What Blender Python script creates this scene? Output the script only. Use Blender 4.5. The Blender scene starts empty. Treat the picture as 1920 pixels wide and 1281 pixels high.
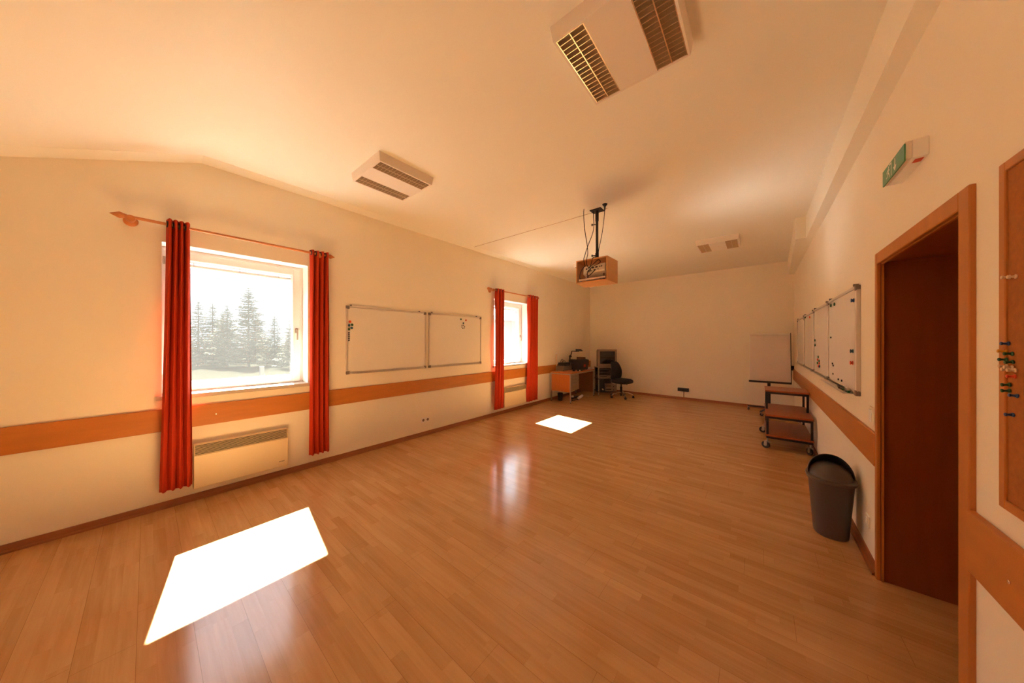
import bpy, bmesh, math, random
from mathutils import Vector, Matrix
random.seed(7)
PI = math.pi
scn = bpy.context.scene
COL = scn.collection

# ------------------------------------------------------------------ helpers
class MB:
    """collects shapes in one bmesh"""
    def __init__(s): s.bm = bmesh.new()
    def face(s, pts):
        vs = [s.bm.verts.new(p) for p in pts]
        return s.bm.faces.new(vs)
    def hexa(s, p):   # 8 points: bottom 4 ccw, top 4 ccw
        v = [s.bm.verts.new(q) for q in p]
        for f in ((3,2,1,0),(4,5,6,7),(0,1,5,4),(1,2,6,5),(2,3,7,6),(3,0,4,7)):
            s.bm.faces.new([v[i] for i in f])
        return s
    def box(s, x0, x1, y0, y1, z0, z1):
        return s.hexa([(x0,y0,z0),(x1,y0,z0),(x1,y1,z0),(x0,y1,z0),(x0,y0,z1),(x1,y0,z1),(x1,y1,z1),(x0,y1,z1)])
    def obox(s, c, size, M):
        c = Vector(c); h = [q/2 for q in size]
        pts = [(-1,-1,-1),(1,-1,-1),(1,1,-1),(-1,1,-1),(-1,-1,1),(1,-1,1),(1,1,1),(-1,1,1)]
        return s.hexa([c + M @ Vector((a*h[0], b*h[1], d*h[2])) for a, b, d in pts])
    def ring(s, c, u, v, r, n, ru=None):
        return [s.bm.verts.new(c + u*(r*math.cos(2*PI*i/n)) + v*((ru or r)*math.sin(2*PI*i/n))) for i in range(n)]
    def loft(s, rings, cap0=True, cap1=True):
        n = len(rings[0])
        for a, b in zip(rings, rings[1:]):
            for i in range(n):
                j = (i+1) % n
                s.bm.faces.new((a[i], a[j], b[j], b[i]))
        if cap0: s.bm.faces.new(list(reversed(rings[0])))
        if cap1: s.bm.faces.new(rings[-1])
        return s
    def cyl(s, p0, p1, r0, r1=None, n=16):
        p0, p1 = Vector(p0), Vector(p1); r1 = r0 if r1 is None else r1
        d = (p1-p0).normalized(); u = d.orthogonal().normalized(); v = d.cross(u)
        return s.loft([s.ring(p0, u, v, r0, n), s.ring(p1, u, v, r1, n)])
    def lathe(s, prof, o=(0,0,0), axis=(0,0,1), n=24, sx=1.0, sy=1.0):
        o = Vector(o); d = Vector(axis).normalized()
        u = Vector((1,0,0)) if abs(d.z) > .9 else d.orthogonal().normalized(); v = d.cross(u)
        rings = []
        for r, h in prof:
            r = max(r, 1e-4)
            rings.append([s.bm.verts.new(o + d*h + u*(r*sx*math.cos(2*PI*i/n)) + v*(r*sy*math.sin(2*PI*i/n))) for i in range(n)])
        return s.loft(rings)
    def tube(s, pts, r, n=8, smooth=0):
        P = [Vector(p) for p in pts]
        if smooth:
            Q = []
            for i in range(len(P)-1):
                a, b, c, d = P[max(i-1,0)], P[i], P[i+1], P[min(i+2,len(P)-1)]
                for k in range(smooth):
                    t = k/smooth
                    Q.append(.5*((2*b)+(c-a)*t+(2*a-5*b+4*c-d)*t*t+(3*b-a-3*c+d)*t**3))
            Q.append(P[-1]); P = Q
        rings = []; u = None
        for i, p in enumerate(P):
            d = (P[min(i+1,len(P)-1)]-P[max(i-1,0)]).normalized()
            if u is None: u = d.orthogonal().normalized()
            u = (u - d*u.dot(d)).normalized(); v = d.cross(u)
            rr = r[i*len(r)//len(P)] if isinstance(r, (list,tuple)) else r
            rings.append(s.ring(p, u, v, rr, n))
        return s.loft(rings)
    def prism(s, poly, axis, a, b):
        """extrude a 2d polygon along axis 0/1/2 from a to b; poly in the other two axes in order"""
        def mk(q, t):
            l = [0,0,0]; o = [k for k in range(3) if k != axis]
            l[o[0]], l[o[1]], l[axis] = q[0], q[1], t
            return l
        r0 = [s.bm.verts.new(mk(q,a)) for q in poly]; r1 = [s.bm.verts.new(mk(q,b)) for q in poly]
        return s.loft([r0, r1])
    def sphere(s, c, r, sc=(1,1,1), n=16, m=10):
        c = Vector(c); rings = []
        for k in range(1, m):
            t = PI*k/m
            rings.append([s.bm.verts.new(c + Vector((r*sc[0]*math.sin(t)*math.cos(2*PI*i/n), r*sc[1]*math.sin(t)*math.sin(2*PI*i/n), -r*sc[2]*math.cos(t)))) for i in range(n)])
        return s.loft(rings)
    def rbox(s, x0, x1, y0, y1, z0, z1, r, n=6, axis=2):
        """box with rounded edges running along axis"""
        o = [(x0,x1),(y0,y1),(z0,z1)]; a, b = [o[k] for k in range(3) if k != axis]
        poly = []
        for (cx, cy, st) in ((a[1]-r,b[1]-r,0),(a[0]+r,b[1]-r,1),(a[0]+r,b[0]+r,2),(a[1]-r,b[0]+r,3)):
            for k in range(n+1):
                t = PI/2*(st+k/n)
                poly.append((cx+r*math.cos(t), cy+r*math.sin(t)))
        return s.prism(poly, axis, *o[axis])

ROOT = {}
def rloc(o):
    l = Vector((0,0,0))
    while o is not None:
        l += ROOT.get(o.name, Vector((0,0,0))); o = o.parent
    return l
def obj(name, b, mat, parent=None, bevel=0, local=False, ang=40, solid=0, origin=None):
    bm = b.bm
    if origin is not None: sh = Vector(origin)
    elif parent is not None and not local: sh = rloc(parent)
    else: sh = Vector((0,0,0))
    if sh.length: bmesh.ops.translate(bm, verts=bm.verts[:], vec=-sh)
    bmesh.ops.recalc_face_normals(bm, faces=bm.faces[:])
    lim = math.radians(ang)
    for e in bm.edges:
        e.smooth = len(e.link_faces) == 2 and e.calc_face_angle(0) < lim
    for f in bm.faces: f.smooth = True
    me = bpy.data.meshes.new(name); bm.to_mesh(me); bm.free()
    o = bpy.data.objects.new(name, me); COL.objects.link(o)
    for m in (mat if isinstance(mat, (list,tuple)) else [mat]): me.materials.append(m)
    if parent is not None: o.parent = parent
    elif origin is not None: o.location = origin; ROOT[o.name] = Vector(origin)
    if solid:
        md = o.modifiers.new('solid','SOLIDIFY'); md.thickness = solid; md.offset = 0
    if bevel:
        md = o.modifiers.new('bevel','BEVEL'); md.width = bevel; md.segments = 2; md.limit_method = 'ANGLE'; md.angle_limit = math.radians(50)
        md.harden_normals = False
    return o
def tag(o, label, cat, group=None, kind=None):
    o['label'] = label; o['category'] = cat
    if group: o['group'] = group
    if kind: o['kind'] = kind
    return o
def thing(name, label, cat, loc, rz=0, group=None):
    o = bpy.data.objects.new(name, None); COL.objects.link(o)
    o.empty_display_size = .1
    o.location = loc; o.rotation_euler = (0,0,rz); ROOT[o.name] = Vector(loc)
    return tag(o, label, cat, group)
def struct(name, label=None, loc=(0,0,0)):
    o = bpy.data.objects.new(name, None); COL.objects.link(o); o.location = loc; ROOT[o.name] = Vector(loc)
    o['kind'] = 'structure'
    if label: o['label'] = label
    return o
def sobj(name, b, mat, label=None, **k):
    o = obj(name, b, mat, **k); o['kind'] = 'structure'
    if label: o['label'] = label
    return o
def dup(root, loc, rz=None, label=None):
    r = root.copy(); COL.objects.link(r); r.location = loc; ROOT[r.name] = Vector(loc)
    if rz is not None: r.rotation_euler = (0,0,rz)
    if label: r['label'] = label
    for ch in list(root.children):
        c = ch.copy(); COL.objects.link(c); c.parent = r
        for g in ch.children:
            d = g.copy(); COL.objects.link(d); d.parent = c
    return r

# ------------------------------------------------------------------ materials
def newmat(name):
    m = bpy.data.materials.new(name); m.use_nodes = True
    nt = m.node_tree; nt.nodes.clear()
    out = nt.nodes.new('ShaderNodeOutputMaterial')
    return m, nt, out
class NG:
    def __init__(s, nt): s.nt = nt
    def n(s, t, **k):
        d = s.nt.nodes.new(t)
        for a, v in k.items():
            if a.startswith('i_'): d.inputs[a[2:].replace('_',' ')].default_value = v
            else: setattr(d, a, v)
        return d
    def l(s, a, b): s.nt.links.new(a, b)
    def math(s, op, a, b=None, c=None):
        d = s.nt.nodes.new('ShaderNodeMath'); d.operation = op
        for i, v in enumerate((a,b,c)):
            if v is None: continue
            if isinstance(v, (int,float)): d.inputs[i].default_value = v
            else: s.l(v, d.inputs[i])
        return d.outputs[0]
    def mix(s, f, a, b):
        d = s.nt.nodes.new('ShaderNodeMix'); d.data_type = 'RGBA'
        for sock, v in ((d.inputs[0],f),(d.inputs[6],a),(d.inputs[7],b)):
            if isinstance(v, (int,float)): sock.default_value = v
            elif isinstance(v, (tuple,list)): sock.default_value = (*v[:3],1)
            else: s.l(v, sock)
        return d.outputs[2]
def mat(name, col, rough=.5, metal=0, noise=0, nscale=20, bump=0, bscale=200, spec=.5, coat=0, stretch=(1,1,1), trans=0):
    m, nt, out = newmat(name); g = NG(nt)
    p = g.n('ShaderNodeBsdfPrincipled'); p.inputs['Base Color'].default_value = (*col,1)
    p.inputs['Roughness'].default_value = rough; p.inputs['Metallic'].default_value = metal
    p.inputs['Specular IOR Level'].default_value = spec
    if coat: p.inputs['Coat Weight'].default_value = coat; p.inputs['Coat Roughness'].default_value = .1
    tc = g.n('ShaderNodeTexCoord')
    if noise:
        mp = g.n('ShaderNodeMapping'); mp.inputs['Scale'].default_value = stretch; g.l(tc.outputs['Object'], mp.inputs['Vector'])
        nz = g.n('ShaderNodeTexNoise', i_Scale=nscale, i_Detail=5.0); g.l(mp.outputs[0], nz.inputs['Vector'])
        f = g.math('SUBTRACT', nz.outputs['Fac'], .5)
        f = g.math('MULTIPLY_ADD', f, noise*2, 1.0)
        vm = g.n('ShaderNodeVectorMath', operation='SCALE'); vm.inputs[0].default_value = col; g.l(f, vm.inputs['Scale'])
        g.l(vm.outputs[0], p.inputs['Base Color'])
    if bump:
        nb = g.n('ShaderNodeTexNoise', i_Scale=bscale, i_Detail=3.0); g.l(tc.outputs['Object'], nb.inputs['Vector'])
        bp = g.n('ShaderNodeBump', i_Strength=bump, i_Distance=.002); g.l(nb.outputs['Fac'], bp.inputs['Height']); g.l(bp.outputs[0], p.inputs['Normal'])
    sh = p.outputs[0]
    if trans:
        tr = g.n('ShaderNodeBsdfTranslucent'); tr.inputs['Color'].default_value = (*col,1)
        mx = g.n('ShaderNodeMixShader'); mx.inputs[0].default_value = trans
        g.l(sh, mx.inputs[1]); g.l(tr.outputs[0], mx.inputs[2]); sh = mx.outputs[0]
    g.l(sh, out.inputs[0])
    return m

WALLC = (.88,.82,.69)
M_wall = mat('cream_paint', WALLC, .85, noise=.03, nscale=2.5, bump=.12, bscale=260, spec=.25)
M_ceil = mat('ceiling_paint', (.87,.84,.735), .9, noise=.025, nscale=1.5, bump=.08, bscale=180, spec=.2)
M_reveal = mat('white_reveal_paint', (.86,.82,.78), .8, bump=.05)
M_white = mat('white_plastic', (.85,.83,.80), .35, bump=.01)
M_sill = mat('pale_stone_sill', (.54,.49,.42), .34, spec=.22, noise=.02, nscale=6)
M_osill = mat('painted_outer_sill', (.30,.29,.28), .55, spec=.3, noise=.03, nscale=8)
M_boxwood = mat('light_box_wood', (.62,.29,.095), .45, noise=.12, nscale=7, stretch=(3,.5,3))
M_beech = mat('orange_beech', (.52,.185,.034), .42, noise=.18, nscale=6, stretch=(3,.5,3))
M_beechv = mat('orange_beech_upright', (.50,.175,.032), .42, noise=.18, nscale=6, stretch=(4,4,.4))
M_lining = mat('shade_dark_lining', (.24,.060,.010), .38, noise=.22, nscale=5, stretch=(5,5,.5))  # the doorway's unlit shade is put into this darker wood colour
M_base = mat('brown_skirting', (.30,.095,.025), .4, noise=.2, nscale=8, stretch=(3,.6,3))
M_cork = mat('brown_cork', (.38,.125,.020), .85, noise=.25, nscale=60, bump=.3, bscale=120)
M_alu = mat('aluminium', (.66,.60,.54), .42, metal=.4, bump=.02)
M_grey = mat('grey_plastic', (.20,.16,.14), .45, bump=.02)
M_board = mat('whiteboard_enamel', (.82,.78,.71), .16, spec=.5, noise=.02, nscale=3)
M_paper = mat('white_paper', (.70,.60,.54), .8, noise=.02, nscale=4)
M_red = mat('red_curtain', (.50,.045,.014), .8, noise=.08, nscale=140, bump=.15, bscale=500, spec=.15, trans=.05)
M_rod = mat('curtain_rod_wood', (.55,.19,.05), .4, noise=.15, nscale=12, stretch=(6,1,6))
M_cream = mat('heater_enamel', (.80,.66,.43), .4, bump=.01)
M_dark = mat('dark_slot', (.03,.02,.015), .7, noise=.1)
M_black = mat('black_plastic', (.012,.010,.011), .42, bump=.03)
M_blacksteel = mat('black_steel', (.010,.008,.009), .5, bump=.03)
M_darkcloth = mat('black_upholstery', (.012,.011,.014), .85, bump=.4, bscale=400)
M_chrome = mat('chrome', (.8,.72,.62), .12, metal=1, bump=.005)
M_steel = mat('grey_steel', (.40,.34,.27), .4, metal=.5, bump=.02)
M_cartwood = mat('cart_wood', (.36,.085,.022), .3, noise=.2, nscale=7, stretch=(.6,3,3))
M_deskwood = mat('desk_orange_wood', (.50,.15,.026), .4, noise=.15, nscale=7, stretch=(3,1,.6))
M_bin = mat('dark_bin_plastic', (.075,.056,.050), .42, bump=.03)
M_louvre = mat('louvre_metal', (.80,.70,.56), .24, metal=.8, bump=.01)
M_lamp = mat('lamp_housing', (.80,.72,.63), .5, bump=.02)
M_green = mat('exit_green', (.045,.23,.09), .4, bump=.01)
M_pure = mat('pictogram_white', (.85,.82,.75), .5, bump=.01)
M_redlabel = mat('red_label', (.55,.05,.02), .5, noise=.1)
M_glassdark = mat('dark_screen', (.02,.015,.012), .08, spec=.6, bump=.005)
M_tv = mat('grey_tv_cabinet', (.27,.20,.16), .45, bump=.03)
M_rubber = mat('black_rubber', (.015,.012,.012), .7, bump=.05)
M_castmetal = mat('caster_fork_metal', (.40,.35,.30), .4, metal=.7, bump=.02)
M_brown = mat('brown_card', (.22,.10,.04), .8, noise=.1)
M_mr = mat('magnet_red', (.62,.06,.015), .4, bump=.01)
M_mg = mat('magnet_green', (.015,.10,.03), .4, bump=.01)
M_mb = mat('magnet_teal_blue', (.005,.075,.12), .4, bump=.01)
M_mk = mat('magnet_black', (.015,.01,.01), .4, bump=.01)
M_pb = mat('pin_blue', (.02,.06,.20), .35, bump=.01)
M_py = mat('pin_yellow', (.65,.33,.02), .35, bump=.01)
M_pw = mat('pin_white', (.75,.60,.42), .35, bump=.01)
M_projw = mat('projector_casing', (.84,.76,.62), .5, bump=.02)

def floor_mat():
    m, nt, out = newmat('laminate_planks'); g = NG(nt)
    geo = g.n('ShaderNodeNewGeometry'); sep = g.n('ShaderNodeSeparateXYZ'); g.l(geo.outputs['Position'], sep.inputs[0])
    x, y = sep.outputs[0], sep.outputs[1]
    yb = g.math('DIVIDE', g.math('SUBTRACT', y, .155), .19)       # boards 19 cm wide laid across the room
    row3 = g.math('FLOOR', yb); fy3 = g.math('FRACT', yb)
    ys = g.math('MULTIPLY', yb, 3.0); row = g.math('FLOOR', ys); fys = g.math('FRACT', ys)
    def wn(a, b=None):
        d = g.n('ShaderNodeTexWhiteNoise', noise_dimensions='2D'); c = g.n('ShaderNodeCombineXYZ')
        g.l(a, c.inputs[0])
        if b is not None: g.l(b, c.inputs[1])
        g.l(c.outputs[0], d.inputs['Vector']); return d.outputs['Value']
    u = g.math('ADD', g.math('DIVIDE', x, .56), g.math('MULTIPLY', wn(row), 7.0))
    cell = g.math('FLOOR', u); fu = g.math('FRACT', u)
    rnd = wn(row, cell)
    ub = g.math('ADD', g.math('DIVIDE', x, 1.28), g.math('MULTIPLY', wn(row3), 5.0))
    cellb = g.math('FLOOR', ub); fub = g.math('FRACT', ub); rndb = wn(row3, cellb)
    # grain
    cv = g.n('ShaderNodeCombineXYZ'); g.l(g.math('MULTIPLY', x, 2.2), cv.inputs[0]); g.l(g.math('MULTIPLY', y, 45.0), cv.inputs[1]); g.l(g.math('MULTIPLY', rnd, 40.0), cv.inputs[2])
    nz = g.n('ShaderNodeTexNoise', i_Scale=1.0, i_Detail=6.0, i_Roughness=.6); g.l(cv.outputs[0], nz.inputs['Vector'])
    cv2 = g.n('ShaderNodeCombineXYZ'); g.l(g.math('MULTIPLY', x, 1.5), cv2.inputs[0]); g.l(g.math('MULTIPLY', y, 9.0), cv2.inputs[1]); g.l(g.math('MULTIPLY', rnd, 70.0), cv2.inputs[2])
    nz2 = g.n('ShaderNodeTexNoise', i_Scale=1.0, i_Detail=3.0); g.l(cv2.outputs[0], nz2.inputs['Vector'])
    f = g.math('ADD', g.math('MULTIPLY', rnd, .30), g.math('MULTIPLY', g.math('SUBTRACT', nz.outputs['Fac'], .5), .75))
    f = g.math('ADD', f, g.math('MULTIPLY', g.math('SUBTRACT', nz2.outputs['Fac'], .5), .75))
    f = g.math('ADD', f, .27)
    col = g.mix(f, (.42,.203,.072), (.64,.378,.168))
    # seams between boards (thin) and stave ends
    e1 = g.math('LESS_THAN', fy3, .010); e2 = g.math('LESS_THAN', fub, .0016)
    seam = g.math('MAXIMUM', e1, e2)
    e3 = g.math('MAXIMUM', g.math('LESS_THAN', fys, .02), g.math('LESS_THAN', fu, .004))
    col = g.mix(g.math('MULTIPLY', e3, .12), col, (.25,.08,.02))
    col = g.mix(g.math('MULTIPLY', seam, .45), col, (.16,.05,.015))
    p = g.n('ShaderNodeBsdfPrincipled'); g.l(col, p.inputs['Base Color'])
    r = g.math('MULTIPLY_ADD', rndb, .05, .10)
    r = g.math('ADD', r, g.math('MULTIPLY', nz2.outputs['Fac'], .06))
    g.l(r, p.inputs['Roughness']); p.inputs['Specular IOR Level'].default_value = .5
    bp = g.n('ShaderNodeBump', i_Strength=.10, i_Distance=.001)
    h = g.math('SUBTRACT', g.math('MULTIPLY', nz.outputs['Fac'], .35), seam); g.l(h, bp.inputs['Height']); g.l(bp.outputs[0], p.inputs['Normal'])
    g.l(p.outputs[0], out.inputs[0]); return m
M_floor = floor_mat()

def glass_mat(name, dust):
    """clear pane with a thin film of dust that scatters the sun"""
    m, nt, out = newmat(name); g = NG(nt)
    tr = g.n('ShaderNodeBsdfTransparent'); tr.inputs[0].default_value = (.97,.975,.975,1)
    tl = g.n('ShaderNodeBsdfTranslucent'); tl.inputs[0].default_value = (.95,.92,.86,1)
    nz = g.n('ShaderNodeTexNoise', i_Scale=3.0, i_Detail=4.0); tc = g.n('ShaderNodeTexCoord'); g.l(tc.outputs['Object'], nz.inputs['Vector'])
    f = g.math('MULTIPLY', g.math('MULTIPLY_ADD', nz.outputs['Fac'], .6, .7), dust)
    m1 = g.n('ShaderNodeMixShader'); g.l(f, m1.inputs[0]); g.l(tr.outputs[0], m1.inputs[1]); g.l(tl.outputs[0], m1.inputs[2])
    gl = g.n('ShaderNodeBsdfGlossy'); gl.inputs['Roughness'].default_value = .02
    lw_ = g.n('ShaderNodeLayerWeight'); fr = g.math('MULTIPLY_ADD', g.math('POWER', lw_.outputs['Facing'], 5.0), .95, .04)
    m2 = g.n('ShaderNodeMixShader'); g.l(fr, m2.inputs[0]); g.l(m1.outputs[0], m2.inputs[1]); g.l(gl.outputs[0], m2.inputs[2])
    g.l(m2.outputs[0], out.inputs[0]); return m
M_glass = glass_mat('dusty_window_glass', .0060)

# ------------------------------------------------------------------ room shell
XL, XR = -4.13, .59
ZC, YK, YN = 3.222, .33, -2.6       # flat ceiling height, ridge of the slope, near wall
SL = (3.222-2.818)/.99              # slope of the low part
def yback(x): return 8.93 + (x-XL)*(8.72-8.93)/(XR-XL)
ZN = ZC + SL*(YN-YK)
W1 = (.078, 1.213, 1.0, 2.40); W2 = (4.447, 5.605, .995, 2.375)
DO = (1.912, 2.92, 1.995)           # doorway in the right wall: y0, y1, top

b = MB(); b.box(XL-.4, XR+.5, YN-.2, 9.2, -.12, 0)
sobj('floor', b, M_floor)
b = MB()                             # left wall with its two window openings
WT = .36
def lw(y0, y1, z0, z1): b.box(XL-WT, XL, y0, y1, z0, z1)
lw(YN-.2, W1[0], 0, 3.6); lw(W1[0], W1[1], 0, W1[2]-.03); lw(W1[0], W1[1], W1[3], 3.6)
lw(W1[1], W2[0], 0, 3.6); lw(W2[0], W2[1], 0, W2[2]-.03); lw(W2[0], W2[1], W2[3], 3.6); lw(W2[1], 9.3, 0, 3.6)
sobj('wall_left', b, M_wall)
b = MB()
b.box(XR, XR+.37, YN-.2, DO[0]-.015, 0, 3.6); b.box(XR, XR+.37, DO[1]+.015, 9.3, 0, 3.6); b.box(XR, XR+.37, DO[0]-.015, DO[1]+.015, DO[2]+.015, 3.6)
sobj('wall_right', b, M_wall)
b = MB(); b.hexa([(XL-.4,yback(XL-.4),0),(XR+.4,yback(XR+.4),0),(XR+.4,9.4,0),(XL-.4,9.4,0),(XL-.4,yback(XL-.4),3.6),(XR+.4,yback(XR+.4),3.6),(XR+.4,9.4,3.6),(XL-.4,9.4,3.6)])
sobj('wall_back', b, M_wall)
b = MB(); b.box(XL-.4, XR+.4, YN-.2, YN, 0, 3.6); sobj('wall_front', b, M_wall)
b = MB()                             # ceiling: flat part, a fold, then the low slope
prof = [(YN-.2, ZN-SL*.2), (YK, ZC), (9.4, ZC), (9.4, ZC+.4), (YN-.2, ZC+.4)]
b.prism([(p[0],p[1]) for p in prof], 0, XL-.4, XR+.4)
sobj('ceiling', b, M_ceil)
b = MB()                             # plaster strip along the top of the window wall
for (ya, za, yb_, zb) in ((YN, ZN, YK, ZC), (YK, ZC, 8.95, ZC)):
    b.hexa([(XL,ya,za-.012),(XL+.165,ya,za-.001),(XL+.165,yb_,zb-.001),(XL,yb_,zb-.012),(XL,ya,za+.02),(XL+.165,ya,za+.02),(XL+.165,yb_,zb+.02),(XL,yb_,zb+.02)])
sobj('trim_1', b, M_ceil, 'shallow plaster strip where the window wall meets the ceiling')
b = MB(); b.box(XL+.0, XL+2.62, 3.7745, 3.7805, ZC-.003, ZC+.01)
sobj('trim_2', b, mat('joint_line', (.45,.27,.14), .9, noise=.1), 'thin joint line across the ceiling')
b = MB(); b.box(.505, XR+.05, YN, 5.75, 2.92, ZC+.1); sobj('trim_3', b, M_ceil, 'narrow boxed beam along the top of the right wall')
b = MB(); b.hexa([(.40,5.75,2.93),(XR+.05,5.75,2.93),(XR+.05,8.8,2.93),(.505,8.8,2.93),(.395,5.75,ZC+.1),(XR+.05,5.75,ZC+.1),(XR+.05,8.8,ZC+.1),(.485,8.8,ZC+.1)])
sobj('trim_4', b, M_ceil, 'wider end of the boxed beam near the back wall')
# wall rails
def rail(n, x0, x1, y0, y1, z0, z1, label, screws):
    o = struct(n, label)
    b = MB(); b.box(x0, x1, y0, y1, z0, z1); obj('board', b, M_beech, o, bevel=.004)
    for (x, y, z, d) in screws:
        b = MB(); b.lathe([(.006,0),(.006,.002),(.003,.003)], (x,y,z), (d,0,0), 10); obj('screw_head', b, M_chrome, o)
rail('trim_5', XL, XL+.02, YN, 8.93, .695, .893, 'orange wooden wall rail under the windows', [(XL+.02,.429,.791,1),(XL+.02,2.2,.79,1)])
rail('trim_6', XR-.022, XR, .0, 1.846, .695, .905, 'orange wooden wall rail under the cork board', [(XR-.022,1.603,.795,-1)])
rail('trim_7', XR-.02, XR, 2.95, 8.72, .70, .91, 'orange wooden wall rail under the whiteboards on the right', [])
# baseboards with a small quarter-round foot
def skirt(n, poly, axis, a, c):
    b = MB(); b.prism(poly, axis, a, c); sobj(n, b, M_base)
pr_ = [(0,0),(.028,0),(.026,.012),(.015,.02),(.013,.055),(.009,.06),(0,.06)]
skirt('baseboard_left', [(XL+q[0],q[1]) for q in pr_], 1, YN, 8.94)
skirt('baseboard_right', [(XR-q[0],q[1]) for q in pr_], 1, 2.955, 8.72)
b = MB(); b.prism([(XR-q[0],q[1]) for q in pr_], 1, YN, 1.84); sobj('baseboard_right', b, M_base)
b = MB(); r0 = [b.bm.verts.new((XL, yback(XL)-q[0], q[1])) for q in pr_]; r1 = [b.bm.verts.new((XR, yback(XR)-q[0], q[1])) for q in pr_]; b.loft([r0,r1])
sobj('baseboard_back', b, M_base)

# ------------------------------------------------------------------ windows
XF = -4.32    # room side of the window frames
def window(n, W, label):
    y0, y1, z0, z1 = W
    o = struct(n, label)
    def fr(nm, ya, yb_, za, zb, t, xa, xb, m=M_white, par=o, bev=.006):
        b = MB(); b.box(xa, xb, ya, ya+t, za, zb); b.box(xa, xb, yb_-t, yb_, za, zb); b.box(xa, xb, ya+t, yb_-t, za, za+t); b.box(xa, xb, ya+t, yb_-t, zb-t, zb)
        return obj(nm, b, m, par, bevel=bev)
    # plastered white lining of the opening
    b = MB(); b.box(XF-.02, XL-.001, y0, y0+.004, z0, z1); b.box(XF-.02, XL-.001, y1-.004, y1, z0, z1); b.box(XF-.02, XL-.001, y0, y1, z1-.004, z1)
    obj('reveal_lining', b, M_reveal, o)
    fr('frame', y0+.004, y1-.004, z0, z1-.004, .035, XF-.075, XF)
    s = fr('sash', y0+.03, y1-.03, z0+.025, z1-.03, .078, XF-.07, XF+.014, bev=.008)
    b = MB(); b.box(XF-.055, XF-.045, y0+.10, y1-.10, z0+.095, z1-.10); obj('pane', b, M_glass, o)
    b = MB(); yh = y1-.07
    b.rbox(XF+.012, XF+.024, yh-.014, yh+.014, z0+.60, z0+.66, .01, axis=0)
    b.cyl((XF+.02,yh,z0+.635), (XF+.05,yh,z0+.635), .009); b.tube([(XF+.048,yh,z0+.638),(XF+.052,yh,z0+.60),(XF+.05,yh,z0+.52)], .009, 10, 4)
    h = obj('handle', b, M_steel, o); h['label'] = 'metal window handle turned down'
    b = MB()
    for zz in (z0+.10, z1-.17): b.cyl((XF+.015,y0+.022,zz), (XF+.015,y0+.022,zz+.07), .008)
    obj('hinge', b, M_steel, o)
    b = MB(); b.rbox(XF-.01, XL+.035, y0-.03, y1+.03, z0-.025, z0+.012, .006, axis=1); obj('sill', b, M_sill, o)
    b = MB(); b.box(XL-WT-.12, XF-.07, y0, y1, z0-.03, z0+.012); obj('outer_sill', b, M_osill, o)
    return o
window('window_1', W1, 'large white framed window nearest the camera, trees outside')
window('window_2', W2, 'white framed window further down the room, pale house outside')
def blind(W, label):
    y0, y1, z0, z1 = W
    o = thing('venetian_blind', label, 'blind', (-4.44, (y0+y1)/2, z1-.16), group='raised blinds outside the windows')
    b = MB(); b.box(-4.475, -4.41, y0+.03, y1-.03, z1-.055, z1-.002); obj('headrail', b, M_alu, o, bevel=.003)
    b = MB()
    for k in range(9):
        z = z1-.062-.0055*k; b.box(-4.48, -4.405, y0+.035, y1-.035, z-.002, z)
    obj('slat_stack', b, M_alu, o)
    b = MB(); b.rbox(-4.475, -4.41, y0+.035, y1-.035, z1-.155, z1-.128, .008, axis=1); obj('bottom_rail', b, M_lamp, o)
    for (ya, yb_) in ((y0+.0,y0+.035),(y1-.035,y1)):
        b = MB(); b.box(-4.475, -4.415, ya, yb_, z0+.012, z1-.06); obj('guide_rail', b, M_grey, o)
    for yy in (y0+.22, (y0+y1)/2, y1-.22):
        b = MB(); b.cyl((-4.405,yy,z1-.05),(-4.405,yy,z1-.14),.003,n=6); obj('lift_cord', b, M_steel, o)
blind(W1, 'raised blind packed at the top of the near window'); blind(W2, 'raised blind packed at the top of the far window')

# ------------------------------------------------------------------ door
o = struct('door_1', 'open recessed doorway lined in wood coloured dark for shade with an orange frame')
b = MB(); xf = .574
b.box(xf, XR+.002, 1.844, DO[0]+.006, 0, 2.056); b.box(xf, XR+.002, DO[1]-.006, 2.952, 0, 2.056); b.box(xf, XR+.002, DO[0]+.006, DO[1]-.006, DO[2]-.008, 2.056)
obj('door_frame', b, M_beechv, o, bevel=.004)
b = MB(); xj = XR+.37
b.box(XR, xj, DO[0]-.015, DO[0], 0, DO[2]+.015); b.box(XR, xj, DO[1], DO[1]+.015, 0, DO[2]+.015); b.box(XR, xj, DO[0], DO[1], DO[2], DO[2]+.015)
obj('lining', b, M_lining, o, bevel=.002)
b = MB(); b.box(XR+.004, XR+.014, DO[1]-.012, DO[1], 0, DO[2]); b.box(XR+.004, XR+.014, DO[0], DO[1], DO[2]-.012, DO[2])
obj('rebate_strip', b, M_beechv, o)
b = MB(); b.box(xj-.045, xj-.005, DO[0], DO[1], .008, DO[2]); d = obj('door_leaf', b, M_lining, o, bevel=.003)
b = MB(); b.cyl((xj-.045,2.0,1.03),(xj-.095,2.0,1.03),.01); b.tube([(xj-.095,2.0,1.03),(xj-.098,2.06,1.03),(xj-.095,2.13,1.03)], .009, 10, 4); b.lathe([(.025,0),(.025,.008),(.012,.01)], (xj-.045,2.0,1.03), (-1,0,0)); obj('handle', b, M_steel, d)
b = MB(); b.box(xj-.02, xj+.1, 1.7, 3.2, -.1, 2.3)
sobj('wall_corridor', b, M_wall)

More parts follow.
